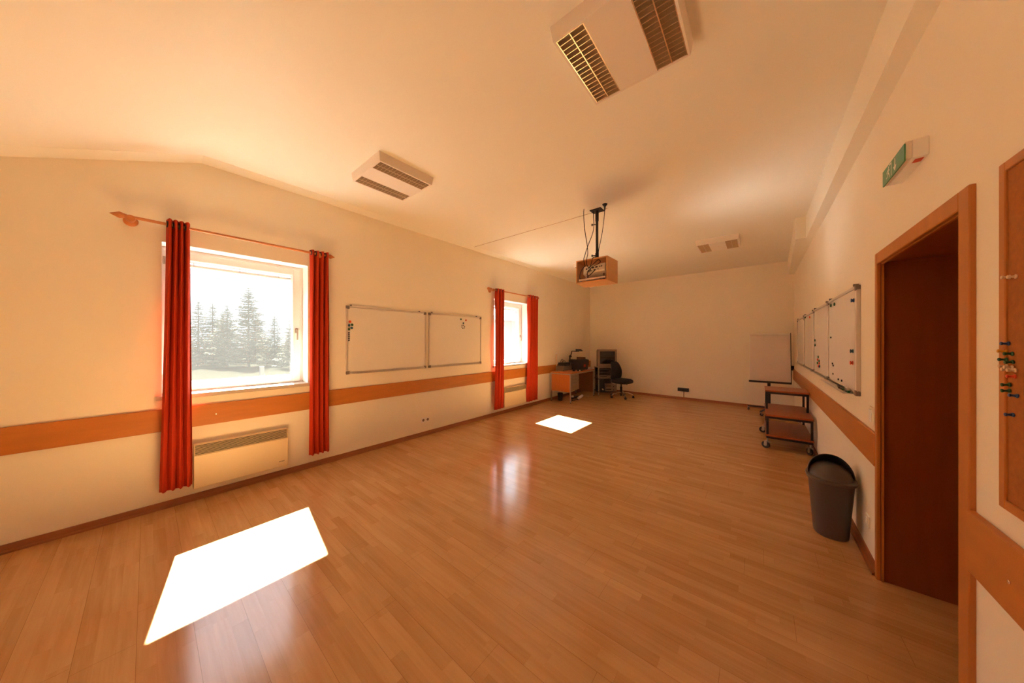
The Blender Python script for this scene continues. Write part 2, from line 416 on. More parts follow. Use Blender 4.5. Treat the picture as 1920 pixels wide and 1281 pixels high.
# ------------------------------------------------------------------ curtains
def rod(y0, y1, yb_, z, label, fin, sb):
    x = XL+.10
    o = thing('curtain_rod', label, 'curtain rod', (x, (y0+y1)/2, z), group='wooden curtain rods')
    b = MB(); b.cyl((x,y0+.06,z),(x,y1-.06,z),.0125); obj('pole', b, M_rod, o)
    for (ye, s) in ((y0,1),(y1,-1)):
        b = MB()
        if fin == 'diamond': b.lathe([(.001,0),(.026,.045),(.028,.05),(.016,.085),(.0135,.10),(.0125,.112)], (x,ye,z), (0,s,0), 4 if False else 8)
        else: b.lathe([(.005,0),(.022,.01),(.03,.03),(.024,.05),(.012,.06),(.014,.068),(.026,.085),(.026,.095),(.012,.108),(.014,.13)], (x,ye,z), (0,s,0), 20)
        obj('finial', b, M_rod, o)
    for (yy, big) in yb_:
        b = MB(); b.lathe([(.042,0),(.042,.012),(.034,.022),(.020,.03),(.018,.065),(.028,.078),(.030,.1),(.026,.116),(.012,.122)], (XL,yy,z-.012), (1,0,0), 24)
        obj('wall_bracket', b, M_rod, o)
    return o
rod(-.195, 1.467, [(-.09,1),(1.30,1)], 2.535, 'wooden curtain rod with spear shaped ends over the near window', 'diamond', 1)
rod(4.16, 5.90, [(4.32,1),(5.78,1)], 2.525, 'wooden curtain rod with turned knob ends over the far window', 'knob', 1)
def curtain(top, bot, zt, zb, zr, n, label, seed):
    x = XL+.10; rnd = random.Random(seed)
    o = thing('curtain', label, 'curtain', (x, (bot[0]+bot[1])/2, zb), group='red eyelet curtains')
    b = MB(); NS, NV = n*16, 30
    ph = [rnd.uniform(-.5,.5) for _ in range(6)]
    rows = []
    for j in range(NV+1):
        v = j/NV
        ya = top[0]+(bot[0]-top[0])*v**1.3; yb_ = top[1]+(bot[1]-top[1])*v**1.3
        z = zt+(zb-zt)*v
        row = []
        for i in range(NS+1):
            s = i/NS
            t = 2*PI*n*s + .5*math.sin(3*v+ph[0]) + .35*v*math.sin(2*PI*s*1.3+ph[1]*4)
            A = .046*(1-.4*v)*(1+.2*math.sin(5*s+ph[2]*6+1.5*v))
            xx = x + A*(2*abs(math.sin(t/2))**.55-1.15) + .006*math.sin(4*v+ph[3]*5)
            y = ya+(yb_-ya)*s + .004*math.sin(t+ph[4])*(.3+v)
            zz = z + (.006*math.sin(t*1.0+ph[5]) if j == NV else 0) + 0
            row.append(b.bm.verts.new((xx,y,zz)))
        rows.append(row)
    for a, c in zip(rows, rows[1:]):
        for i in range(NS): b.bm.faces.new((a[i],a[i+1],c[i+1],c[i]))
    obj('drape', b, M_red, o, ang=80, solid=.003)
    for k in range(n):
        yy = top[0]+(top[1]-top[0])*(k+.12)/n
        b = MB(); R, r = .024, .005; m_, q = 20, 8
        rings = []
        for i in range(m_):
            a = 2*PI*i/m_; d = Vector((math.cos(a),0,math.sin(a)))
            rings.append([b.bm.verts.new(Vector((x,yy,zr)) + d*(R+r*math.cos(2*PI*k2/q)) + Vector((0,1,0))*(r*math.sin(2*PI*k2/q))) for k2 in range(q)])
        b.loft(rings+[rings[0]], False, False)
        obj('eyelet', b, M_dark, o)
    return o
curtain((.108,.25), (.062,.262), 2.582, .18, 2.535, 4, 'red curtain left of the near window, beside the electric heater', 1)
curtain((1.205,1.405), (1.19,1.405), 2.570, .175, 2.535, 4, 'red curtain right of the near window, next to the whiteboards', 2)
curtain((4.40,4.645), (4.372,4.645), 2.555, .14, 2.525, 3, 'red curtain left of the far window, next to the whiteboards', 3)
curtain((5.50,5.88), (5.435,5.86), 2.560, .135, 2.525, 4, 'red curtain right of the far window, next to the desk corner', 4)

# ------------------------------------------------------------------ heaters
def heater(y0, y1, z0, z1, label, logo):
    x0, x1 = XL+.012, XL+.083
    o = thing('wall_heater', label, 'heater', (XL+.05, (y0+y1)/2, z0), group='flat electric heaters under the windows')
    zg = z1-.105
    b = MB(); b.box(x0, x1-.012, y0, y1, z0, z1-.004); b.box(x1-.014, x1, y0, y1, z0, zg); obj('casing', b, M_cream, o, bevel=.005)
    b = MB(); b.box(x1-.0125, x1-.0105, y0+.012, y1-.012, zg+.004, z1-.012); obj('outlet_recess', b, M_dark, o)
    b = MB(); nb = 9
    for k in range(nb):
        z = zg+.006+(z1-zg-.014)*k/(nb-1)
        b.box(x1-.012, x1+.001, y0, y1, z-.0015, z+.0015)
    for yy in (y0+.005, y1-.005): b.box(x1-.012, x1-.002, yy-.002, yy+.002, zg, z1-.002)
    obj('grille', b, M_cream, o)
    for yy in (y0+.12, y1-.12):
        b = MB(); b.box(XL, x0+.002, yy-.02, yy+.02, z0+.05, z1-.08); obj('wall_bracket', b, M_steel, o)
    if logo:
        b = MB(); y = y1-.083
        for k, w in enumerate((.008,.006,.009,.005,.008,.007)):   # tiny worn wordmark, too small to read
            b.box(x1, x1+.0008, y, y+w*.55, z0+.055, z0+.064); b.box(x1, x1+.0008, y, y+w*.8, z0+.055+.003*(k%3), z0+.058+.003*(k%3)); y += w+.0015
        obj('maker_mark', b, M_dark, o)
heater(.272, .997, .125, .537, 'cream electric wall heater under the near window', True)
heater(4.684, 5.419, .13, .535, 'cream electric wall heater under the far window', False)

# ------------------------------------------------------------------ whiteboards
def whiteboard(side, y0, y1, z0, z1, label, tray, clips=True):
    s = 1 if side == 'L' else -1; xw = XL if side == 'L' else XR
    def bx(b, d0, d1, ya, yb_, za, zb):
        xa, xb = sorted((xw+s*d0, xw+s*d1)); b.box(xa, xb, ya, yb_, za, zb)
    o = thing('whiteboard', label, 'whiteboard', (xw+s*.01, (y0+y1)/2, z0), group='wall whiteboards')
    b = MB(); bx(b, .004, .016, y0+.01, y1-.01, z0+.01, z1-.01); obj('panel', b, M_board, o)
    b = MB(); t = .024
    bx(b,.0,.024,y0,y0+t,z0+.03,z1-.03); bx(b,.0,.024,y1-t,y1,z0+.03,z1-.03); bx(b,.0,.024,y0+.03,y1-.03,z0,z0+t); bx(b,.0,.024,y0+.03,y1-.03,z1-t,z1)
    obj('frame', b, M_alu, o, bevel=.003)
    for (ya, za) in ((y0,z0),(y0,z1-.042),(y1-.042,z0),(y1-.042,z1-.042)):
        b = MB(); bx(b, 0, .027, ya, ya+.042, za, za+.042); obj('corner_cap', b, M_grey, o, bevel=.004)
    if tray:
        ya, yb_, dp, zt = tray
        b = MB(); bx(b, .02, .02+dp, ya, yb_, zt-.004, zt); bx(b, .017+dp, .02+dp, ya, yb_, zt-.004, zt+.009); bx(b, .018, .024, ya, yb_, zt-.004, zt+.02); obj('pen_tray', b, M_alu, o)
    if clips:
        for yy in (y0+.055, y1-.13):
            b = MB(); bx(b, .0, .03, yy, yy+.014, z1-.004, z1+.014); obj('clip', b, M_grey, o, bevel=.002)
    return o
whiteboard('L', 1.629, 2.836, 1.073, 1.967, 'larger looking whiteboard next to the near window curtain, magnets down its left edge', (1.70,2.80,.018,1.085))
whiteboard('L', 2.882, 4.070, 1.073, 1.967, 'second whiteboard on the window wall, nearest the far window', (2.94,4.03,.018,1.085))
whiteboard('R', 3.375, 4.572, 1.09, 1.925, 'whiteboard nearest the doorway on the right wall, pens on its tray', (3.46,4.53,.060,1.098))
whiteboard('R', 4.582, 5.655, 1.09, 1.92, 'second whiteboard from the doorway, cluster of coloured magnets low down', (4.64,5.60,.02,1.10))
whiteboard('R', 5.665, 6.72, 1.09, 1.915, 'third whiteboard from the doorway on the right wall', (5.72,6.66,.02,1.10))
whiteboard('R', 6.73, 7.83, 1.09, 1.91, 'whiteboard farthest from the doorway, behind the flip chart', (6.8,7.78,.02,1.10))
# magnets
MG = {}
def magnet(kind, m, x, y, z, s, label, group):
    k = (kind, m.name)
    if k not in MG:
        b = MB()
        if kind == 'disc': b.lathe([(.0150,0),(.0165,.003),(.0165,.007),(.013,.010),(.007,.010),(.006,.008),(.001,.008)], (0,0,0), (1,0,0), 20)
        elif kind == 'knob': b.lathe([(.016,0),(.017,.003),(.011,.006),(.010,.009),(.015,.012),(.015,.016),(.010,.018)], (0,0,0), (1,0,0), 20)
        elif kind == 'small': b.lathe([(.009,0),(.0095,.002),(.0095,.006),(.007,.008)], (0,0,0), (1,0,0), 14)
        else: b.rbox(0,.006,-.012,.012,-.008,.008,.003,axis=0)
        o = obj('magnet', b, m); MG[k] = o
    else:
        o = MG[k].copy(); COL.objects.link(o)
    o.location = (x,y,z); o.rotation_euler = (0,0,0 if s > 0 else PI)
    tag(o, label, 'magnet', group); return o
GL1, GL2, GR = 'magnets on the first left whiteboard', 'magnets on the second left whiteboard', 'magnets on the right whiteboards'
xm = XL+.016
for (m, y, z, l) in ((M_mr,1.675,1.758,'orange red disc magnet topping the left edge of the first left whiteboard'),
        (M_mb,1.664,1.711,'teal disc magnet against the frame, just below the orange red one, first left whiteboard'),
        (M_mg,1.702,1.719,'green disc magnet right of the upper teal one on the first left whiteboard'),
        (M_mb,1.697,1.677,'teal disc magnet lower right in the cluster on the first left whiteboard'),
        (M_mg,1.662,1.660,'green disc magnet lowest in the coloured cluster on the first left whiteboard')):
    magnet('disc', m, xm, y, z, 1, l, GL1)
for k, w in enumerate(('topmost','second from top','middle','second from bottom','lowest')):
    magnet('small', M_mk, xm, 1.663, 1.613-.0245*k, 1, f'{w} small black magnet in the column down the first left whiteboard', GL1)
magnet('disc', M_mg, xm, 3.562, 1.898, 1, 'green magnet near the top of the second left whiteboard', GL2)
magnet('disc', M_mr, xm, 3.680, 1.886, 1, 'red magnet near the top right of the second left whiteboard', GL2)
magnet('disc', M_mb, xm, 3.619, 1.831, 1, 'teal magnet above the ring of black magnets, second left whiteboard', GL2)
for (y, z, w) in ((3.589,1.791,'upper left'),(3.624,1.793,'uppermost'),(3.648,1.772,'right hand'),(3.586,1.760,'left hand'),(3.608,1.737,'lowest'),(3.642,1.745,'lower right')):
    magnet('small', M_mk, xm, y, z, 1, f'{w} black magnet of the small ring on the second left whiteboard', GL2)
xm = XR-.016
magnet('knob', M_pb, xm, 3.49, 1.82, -1, 'dark blue knob magnet at top near edge of the whiteboard nearest the doorway', GR)
magnet('knob', M_mb, xm, 3.512, 1.424, -1, 'teal knob magnet halfway down the near edge of the whiteboard by the doorway', GR)
magnet('knob', M_mr, xm, 3.52, 1.332, -1, 'orange red knob magnet under the teal one on the whiteboard by the doorway', GR)
magnet('disc', M_mg, xm, 4.24, 1.862, -1, 'green disc magnet near top far corner of the whiteboard by the doorway', GR)
magnet('disc', M_mg, xm, 4.42, 1.866, -1, 'green disc magnet tight in the top far corner of the whiteboard by the doorway', GR)
magnet('small', M_mk, xm, 4.43, 1.541, -1, 'lone black magnet high by the far frame of the whiteboard by the doorway', GR)
magnet('small', M_mk, xm, 4.345, 1.280, -1, 'upper of two close black magnets low on the whiteboard by the doorway', GR)
magnet('small', M_mk, xm, 4.302, 1.262, -1, 'lower of two close black magnets low on the whiteboard by the doorway', GR)
magnet('bar', M_mk, xm, 4.325, 1.180, -1, 'black bar magnet low on the far side of the whiteboard by the doorway', GR)
magnet('small', M_mk, xm, 4.06, 1.150, -1, 'left one of two black magnets just above the pen tray by the doorway', GR)
magnet('small', M_mk, xm, 3.915, 1.152, -1, 'right one of two black magnets just above the pen tray by the doorway', GR)
magnet('disc', M_mg, xm, 5.54, 1.516, -1, 'upper green magnet by the far frame of the second whiteboard from the doorway', GR)
magnet('disc', M_mg, xm, 5.53, 1.452, -1, 'lower green magnet by the far frame of the second whiteboard from the doorway', GR)
for (m, y, z, l) in ((M_mg,5.26,1.310,'green magnet topping the cluster'),(M_mr,5.305,1.274,'upper red magnet of the cluster'),(M_mg,5.185,1.264,'green magnet on the right of the cluster'),
        (M_mg,5.315,1.233,'green magnet on the left of the cluster'),(M_mr,5.175,1.236,'red magnet on the right of the cluster'),(M_mr,5.245,1.198,'lowest red magnet of the cluster'),(M_mb,5.155,1.200,'teal magnet at the bottom of the cluster')):
    magnet('disc', m, xm, y, z, -1, l+' on the second whiteboard from the doorway', GR)
magnet('disc', M_mr, xm, 6.05, 1.850, -1, 'red magnet near the top of the third whiteboard from the doorway', GR)
magnet('disc', M_mg, xm, 6.57, 1.880, -1, 'green magnet near the top far corner of the third whiteboard from the doorway', GR)
magnet('disc', M_mg, xm, 6.80, 1.865, -1, 'green magnet at the top near corner of the farthest whiteboard', GR)
# pens and eraser on the tray nearest the doorway
zt = 1.098
def pen(y0, y1, xa, xb, m, label):
    o = thing('marker_pen', label, 'pen', (xa, y0, zt), group='pens on the whiteboard tray')
    p0, p1 = Vector((xa,y0,zt+.0085)), Vector((xb,y1,zt+.0085)); d = (p1-p0)
    b = MB(); b.cyl(p0, p0+d*.66, .008, n=12); obj('barrel', b, M_black, o)
    b = MB(); b.cyl(p0+d*.66, p1, .0085, n=12); obj('cap', b, m, o)
pen(3.90,3.77,.548,.538,M_mk,'black marker pen farthest along the tray by the doorway')
pen(3.76,3.63,.542,.542,M_mg,'marker pen with green cap left of the white eraser')
pen(3.57,3.475,.540,.545,M_mg,'marker pen with green cap right of the white eraser')
o = thing('board_eraser', 'white board eraser on the whiteboard tray', 'eraser', (.558,3.62,zt))
b = MB(); b.rbox(.5495,.5665,3.572,3.668,zt+.006,zt+.026,.006,axis=1); obj('grip', b, M_paper, o)
b = MB(); b.box(.551,.565,3.575,3.665,zt,zt+.007); obj('felt_pad', b, M_grey, o)

# ------------------------------------------------------------------ cork board and pins
o = thing('cork_board', 'wood framed cork board stuck with coloured pins on the right wall', 'notice board', (XR-.01,1.14,1.0))
b = MB(); b.box(XR-.016, XR-.002, .66, 1.64, 1.015, 2.025); obj('cork_panel', b, M_cork, o)
b = MB()
b.box(XR-.022,XR,1.627,1.656,.998,2.037); b.box(XR-.022,XR,.64,.669,.998,2.037); b.box(XR-.022,XR,.669,1.627,.998,1.027); b.box(XR-.022,XR,.669,1.627,2.008,2.037)
obj('frame', b, M_beechv, o, bevel=.003)
PIN = {}
def pin(m, y, z, tilt, label):
    x = XR-.016
    if m.name not in PIN:
        o = thing('push_pin', label, 'pin', (x,y,z), group='push pins in the cork board')
        b = MB(); b.lathe([(.0062,.002),(.0062,.004),(.0040,.0055),(.0033,.009),(.0034,.012),(.0050,.014),(.0050,.0165),(.003,.0175)], (0,0,0), (-1,0,0), 14); obj('head', b, m, o, local=True)
        b = MB(); b.cyl((.006,0,0),(-.005,0,0),.0007,n=6); obj('needle', b, M_chrome, o, local=True)
        PIN[m.name] = o
    else: o = dup(PIN[m.name], (x,y,z), label=label)
    o.rotation_euler = (0, tilt, 0)
M_pg = M_mg
x0 = 1.0
for (m, y, z, t, l) in (
    (M_pw,1.600,1.690,0,'left one of two white pins high up on the cork board'),(M_pw,1.572,1.687,0,'right one of two white pins high up on the cork board'),
    (M_pb,1.604,1.494,0,'blue pin topping the coloured rows on the cork board'),(M_py,1.618,1.470,.1,'yellow pin on the cork board'),
    (M_pg,1.588,1.464,0,'green pin just right of the yellow pin'),(M_pg,1.614,1.446,0,'left one of the two green pins below the yellow pin'),
    (M_pg,1.585,1.441,-.15,'right one of the two green pins below the yellow pin'),(M_pw,1.613,1.426,0,'leftmost white pin of the white group on the cork board'),
    (M_pw,1.600,1.417,0,'second white pin from left in the white group on the cork board'),(M_pw,1.588,1.424,0,'third white pin from left in the white group on the cork board'),
    (M_pw,1.574,1.417,0,'rightmost white pin of the white group on the cork board'),(M_mr,1.576,1.399,0,'red pin on the cork board'),
    (M_pg,1.600,1.373,-.1,'upper of the two green pins below the red pin'),(M_pg,1.600,1.355,-.05,'lower of the two green pins below the red pin'),
    (M_pb,1.566,1.344,.1,'blue pin lower right of the green pins on the cork board'),(M_pb,1.584,1.287,-.05,'lowest blue pin on the cork board')):
    pin(m, y+.012, z, t, l)

# ------------------------------------------------------------------ ceiling lights
def ceiling_light(x0, x1, y0, y1, label):
    zt_, zb = ZC, ZC-.082
    o = thing('ceiling_light', label, 'ceiling light', ((x0+x1)/2,(y0+y1)/2,ZC), group='louvred ceiling lights')
    b = MB(); t = .012; e = .012
    # open-bottomed tray: four walls slightly flared towards the ceiling, plus its back
    def wall(a, c, ea, ec):
        b.hexa([a+(zb,) if False else (a[0],a[1],zb),(c[0],c[1],zb),(c[2],c[3],zb),(a[2],a[3],zb),(a[0]+ea[0],a[1]+ea[1],zt_),(c[0]+ec[0],c[1]+ec[1],zt_),(c[2],c[3],zt_),(a[2],a[3],zt_)])
    wall((x0,y0,x0+t,y0+t),(x0,y1,x0+t,y1-t),(-e,-e),(-e,e)); wall((x1,y0,x1-t,y0+t),(x1,y1,x1-t,y1-t),(e,-e),(e,e))
    wall((x0,y0,x0+t,y0+t),(x1,y0,x1-t,y0+t),(-e,-e),(e,-e)); wall((x0,y1,x0+t,y1-t),(x1,y1,x1-t,y1-t),(-e,e),(e,e))
    b.box(x0+t,x1-t,y0+t,y1-t,zt_-.012,zt_-.002)
    obj('housing', b, M_lamp, o)
    cx = (x0+x1)/2; hw = .112
    b = MB(); b.box(cx-hw, cx+hw, y0+t*.6, y1-t*.6, zb+.001, zb+.008); b.box(cx-hw,cx-hw+.003,y0+t,y1-t,zb+.004,zt_-.012); b.box(cx+hw-.003,cx+hw,y0+t,y1-t,zb+.004,zt_-.012)
    obj('cover_panel', b, M_lamp, o)
    for (xa, xb) in ((x0+t, cx-hw), (cx+hw, x1-t)):
        w = xb-xa; b = MB()
        for xx in (xa+.002, xa+w/2, xb-.002):       # side and centre reflectors, wider at the top
            b.prism([(xx-.0025,zb+.001),(xx+.0025,zb+.001),(xx+.011,zb+.052),(xx-.011,zb+.052)], 1, y0+t, y1-t)
        n = 16
        for k in range(n+1):
            yy = y0+t+.004+(y1-y0-2*t-.008)*k/n
            b.prism([(yy-.0012,zb+.003),(yy+.0012,zb+.003),(yy+.006,zb+.042),(yy-.006,zb+.042)], 0, xa, xb)
        obj('louvre', b, M_louvre, o)
        for f in (.25,.75):
            b = MB(); b.cyl((xa+w*f,y0+.03,zb+.056),(xa+w*f,y1-.03,zb+.056),.008,n=12); obj('tube', b, M_white, o)
ceiling_light(-.870,-.300,1.412,1.976,'ceiling light nearest the camera, cut by the top of the photo')
ceiling_light(-3.205,-2.65,1.337,1.897,'ceiling light near the window wall above the near window')
ceiling_light(-.825,-.25,5.985,6.545,'far ceiling light right of the hanging projector')
ceiling_light(-3.16,-2.6,6.0,6.56,'far ceiling light mostly hidden behind the hanging projector box')

# ------------------------------------------------------------------ projector hanging from the ceiling
px, py = -1.635, 3.745
o = thing('projector_mount', 'black ceiling pole carrying an open wooden projector box', 'projector mount', (px,py,ZC))
b = MB(); b.box(px-.075,px+.075,py-.065,py+.065,ZC-.012,ZC); pl = obj('ceiling_plate', b, M_blacksteel, o, bevel=.003)
for sx in (-1,1):
    for sy in (-1,1):
        b = MB(); b.lathe([(.007,0),(.007,.003),(.004,.006)], (px+sx*.058,py+sy*.05,ZC-.012), (0,0,-1), 8); obj('bolt', b, M_chrome, pl)
b = MB(); b.cyl((px,py,ZC-.012),(px,py,2.56),.017,n=20); b.cyl((px,py,ZC-.012),(px,py,3.08),.0215,n=20); b.cyl((px,py,2.60),(px,py,2.66),.0225,n=20); obj('pole', b, M_blacksteel, o)
for zz in (3.035,2.628):
    b = MB(); b.cyl((px-.015,py-.01,zz),(px-.055,py-.025,zz),.006,n=10); b.lathe([(.014,0),(.016,.004),(.016,.012),(.01,.016)], (px-.05,py-.023,zz), (-.93,-.36,0), 12); obj('clamp_knob', b, M_blacksteel, o)
# the box: open to the front, sides flaring towards the back
zb, zt2 = 2.262, 2.562; yf, yr = 3.60, 3.93; tb = .016
xl0, xr0, xl1, xr1 = -1.862, -1.438, -1.90, -1.43
bx = MB()
bx.hexa([(xl0,yf,zb),(xr0,yf,zb),(xr1,yr,zb),(xl1,yr,zb),(xl0,yf,zb+tb),(xr0,yf,zb+tb),(xr1,yr,zb+tb),(xl1,yr,zb+tb)])
bx.hexa([(xl0,yf,zt2-tb),(xr0,yf,zt2-tb),(xr1,yr,zt2-tb),(xl1,yr,zt2-tb),(xl0,yf,zt2),(xr0,yf,zt2),(xr1,yr,zt2),(xl1,yr,zt2)])
bx.hexa([(xl0,yf,zb+tb),(xl0+tb,yf,zb+tb),(xl1+tb,yr,zb+tb),(xl1,yr,zb+tb),(xl0,yf,zt2-tb),(xl0+tb,yf,zt2-tb),(xl1+tb,yr,zt2-tb),(xl1,yr,zt2-tb)])
bx.hexa([(xr0-tb,yf,zb+tb),(xr0,yf,zb+tb),(xr1,yr,zb+tb),(xr1-tb,yr,zb+tb),(xr0-tb,yf,zt2-tb),(xr0,yf,zt2-tb),(xr1,yr,zt2-tb),(xr1-tb,yr,zt2-tb)])
obj('wooden_box', bx, M_boxwood, o, bevel=.002)
def tiltM(ax, ay, az=0): return Matrix.Rotation(az,3,'Z') @ Matrix.Rotation(ay,3,'Y') @ Matrix.Rotation(ax,3,'X')
p = thing('projector', 'pale projector tilted inside the hanging wooden box, sockets facing out', 'projector', (-1.64,3.76,zb+tb))
Mt = tiltM(-.30, -.05, .0); c = Vector((-1.635,3.765,2.408))
b = MB(); b.obox(c, (.30,.235,.115), Mt); bd = obj('casing', b, M_projw, p, bevel=.012)
b = MB(); b.obox(c + Mt @ Vector((0,-.1185,-.008)), (.27,.006,.075), Mt); obj('socket_panel', b, M_projw, p, bevel=.002)
for (dx, dz, w, h) in ((-.10,.012,.018,.018),(-.06,-.012,.035,.014),(-.01,.012,.03,.016),(.035,.014,.028,.018),(.08,.012,.014,.014),(.105,.012,.014,.014),(.01,-.022,.02,.012),(-.03,-.028,.016,.008),(.06,-.02,.012,.01)):
    b = MB(); b.obox(c + Mt @ Vector((dx,-.1225,-.004+dz)), (w,.006,h), Mt); obj('socket', b, M_black, p)
b = MB(); b.cyl(c+Mt@Vector((.07,.117,0)), c+Mt@Vector((.07,.145,0)), .038, .036); obj('lens', b, M_black, p)
for dx in (-.11,.11):
    b = MB(); b.cyl((c.x+dx, 3.70, zb+tb), c+Mt@Vector((dx,-.05,-.055)), .010, n=12); obj('foot', b, M_grey, p)
s_ = thing('shelf_tube', 'pale pinkish tube lying along the front of the hanging wooden box', 'tube', (-1.65,3.645,zb+tb))
b = MB(); b.cyl((-1.832,3.635,zb+tb+.031),(-1.475,3.635,zb+tb+.034),.014,n=18); obj('tube', b, M_paper, s_)
for xx in (-1.81,-1.50):
    b = MB(); b.box(xx-.012,xx+.012,3.622,3.648,zb+tb,zb+tb+.02); obj('support', b, M_grey, s_)
t_ = thing('junction_box', 'grey flat box below the projector inside the hanging wooden box', 'box', (-1.66,3.69,zb+tb))
b = MB(); b.box(-1.75,-1.55,3.66,3.72,zb+tb,zb+tb+.026); obj('case', b, M_grey, t_, bevel=.003)
# cables
def cable(name, pts, r, label, m=M_black, n=8, sm=8):
    b = MB(); b.tube(pts, r, n, sm); return tag(obj(name, b, m), label, 'cable', 'cables at the projector mount')
cable('cable', [(-1.75,3.602,ZC),(-1.752,3.598,3.15),(-1.735,3.59,2.95),(-1.70,3.585,2.75),(-1.688,3.582,2.63),(-1.70,3.578,2.565),(-1.71,3.59,2.50),(-1.70,3.63,2.46),(-1.66,3.60,2.43),(-1.68,3.62,2.40),(-1.72,3.63,2.41)], .0048, 'black cable hanging from a ceiling hole left of the pole down into the projector box')
cable('cable', [(-1.665,3.70,ZC-.02),(-1.66,3.69,3.13),(-1.663,3.695,2.95),(-1.70,3.60,2.72),(-1.733,3.582,2.60),(-1.742,3.578,2.55),(-1.735,3.60,2.48),(-1.77,3.63,2.47),(-1.815,3.64,2.42),(-1.825,3.63,2.34),(-1.80,3.66,2.30)], .0048, 'black cable running down the pole, then slanting left into the projector box')
cable('cable', [(-1.488,3.642,ZC-.06),(-1.50,3.66,3.10),(-1.545,3.70,2.90),(-1.595,3.72,2.72),(-1.61,3.705,2.62),(-1.615,3.58,2.56),(-1.63,3.575,2.52),(-1.66,3.60,2.47),(-1.70,3.61,2.44)], .0048, 'black cable hanging from the cone shaped ceiling hook right of the pole')
cable('cable', [(-1.70,3.63,2.45),(-1.64,3.60,2.47),(-1.58,3.59,2.51),(-1.545,3.59,2.525),(-1.53,3.60,2.50),(-1.56,3.60,2.475),(-1.62,3.60,2.46),(-1.68,3.61,2.42),(-1.71,3.61,2.37),(-1.68,3.60,2.345),(-1.63,3.60,2.38),(-1.60,3.62,2.42)], .005, 'loose loop of black cable lying over the projector')
o = thing('ceiling_hook', 'small black cone shaped cable hook on the ceiling right of the projector pole', 'hook', (-1.488,3.642,ZC))
b = MB(); b.lathe([(.032,0),(.030,.006),(.012,.03),(.007,.075)], (-1.488,3.642,ZC), (0,0,-1), 16); obj('cone', b, M_blacksteel, o)

# ------------------------------------------------------------------ exit sign
o = thing('exit_sign', 'green and white emergency exit light above the doorway', 'exit sign', (XR,2.38,2.38))
ye0, ye1, ze0, ze1 = 2.216, 2.54, 2.338, 2.422
b = MB(); b.box(.542,XR,ye0,ye1,ze0,ze1); obj('base', b, M_white, o, bevel=.003)
b = MB(); b.rbox(.521,.5425,ye0+.003,ye1-.003,ze0+.002,ze1-.002,.006,axis=1); obj('cover', b, M_lamp, o)
b = MB(); b.box(.5165,.5215,2.207,2.512,2.328,2.408); g_ = obj('green_plate', b, M_green, o)
b = MB(); xs0, xs1 = .5158, .5168
def poly(pts): b.prism(pts, 0, xs0, xs1)
ya = 2.325; poly([(ya-.006,2.40),(ya-.006,2.362),(ya-.022,2.362),(ya,2.337),(ya+.022,2.362),(ya+.006,2.362),(ya+.006,2.40)])   # arrow pointing down
poly([(2.373,2.402),(2.373,2.336),(2.379,2.336),(2.379,2.396),(2.405,2.396),(2.405,2.402)])                                        # door outline
def stroke(p, q, w):
    d = Vector((q[0]-p[0], q[1]-p[1])).normalized(); nx, ny = -d.y*w/2, d.x*w/2
    poly([(p[0]+nx,p[1]+ny),(q[0]+nx,q[1]+ny),(q[0]-nx,q[1]-ny),(p[0]-nx,p[1]-ny)])
poly([(2.416+.0065*math.cos(t*PI/5),2.393+.0065*math.sin(t*PI/5)) for t in range(10)])                                           # running figure
stroke((2.418,2.386),(2.423,2.364),.011); stroke((2.419,2.384),(2.402,2.374),.005); stroke((2.420,2.384),(2.438,2.380),.005); stroke((2.438,2.380),(2.443,2.370),.005)
stroke((2.423,2.366),(2.408,2.356),.0065); stroke((2.408,2.356),(2.405,2.340),.006); stroke((2.424,2.366),(2.434,2.352),.0065); stroke((2.434,2.352),(2.450,2.348),.006)
obj('pictogram', b, M_pure, g_)
b = MB(); b.box(.556,.582,2.238,2.280,ze0-.0012,ze0+.0005); obj('red_label', b, M_redlabel, o)

# ------------------------------------------------------------------ wall sockets and small fittings
def socket_L():
    o = thing('wall_socket', 'double white wall socket low on the window wall below the whiteboards', 'socket', (XL,2.83,.245))
    b = MB(); b.rbox(XL,XL+.010,2.748,2.912,.205,.287,.008,axis=0); obj('plate', b, M_white, o, bevel=.002)
    for yy in (2.789,2.871):
        b = MB(); b.lathe([(.021,.0105),(.022,.0115),(.021,.0118),(.019,.004)], (XL,yy,.246), (1,0,0), 20); f = obj('outlet', b, M_grey, o)
        b = MB(); b.cyl((XL+.006,yy-.009,.246),(XL+.0125,yy-.009,.246),.003,n=8); b.cyl((XL+.006,yy+.009,.246),(XL+.0125,yy+.009,.246),.003,n=8); obj('pin_hole', b, M_dark, f)
socket_L()
o = thing('wall_socket', 'single white wall socket beside the doorway behind the bin', 'socket', (XR,3.17,.26))
b = MB(); b.rbox(XR-.010,XR,3.13,3.21,.22,.30,.008,axis=0); obj('plate', b, M_wall, o, bevel=.002)
b = MB(); b.lathe([(.024,.0085),(.024,.013),(.020,.013),(.019,.005)], (XR,3.17,.26), (-1,0,0), 20); obj('outlet', b, M_white, o)
o = thing('light_switch', 'small cream light switch beside the doorway above the wall rail', 'switch', (XR,3.08,1.0))
b = MB(); b.rbox(XR-.009,XR,3.04,3.12,.945,1.065,.008,axis=0); obj('plate', b, M_wall, o, bevel=.002)
b = MB(); b.box(XR-.014,XR-.008,3.055,3.105,.965,1.045); obj('rocker', b, M_white, o, bevel=.002)
xa = -1.622; yb0 = yback(-1.5)
o = thing('floor_socket_box', 'black socket box low on the back wall with a thin conduit', 'socket', (-1.5,yb0,.21))
b = MB(); b.rbox(-1.622,-1.372,yb0-.07,yb0,.215,.30,.008,axis=0); obj('case', b, M_black, o)
b = MB(); b.box(-1.498,-1.482,yb0-.012,yb0,.058,.217); obj('conduit', b, M_brown, o)
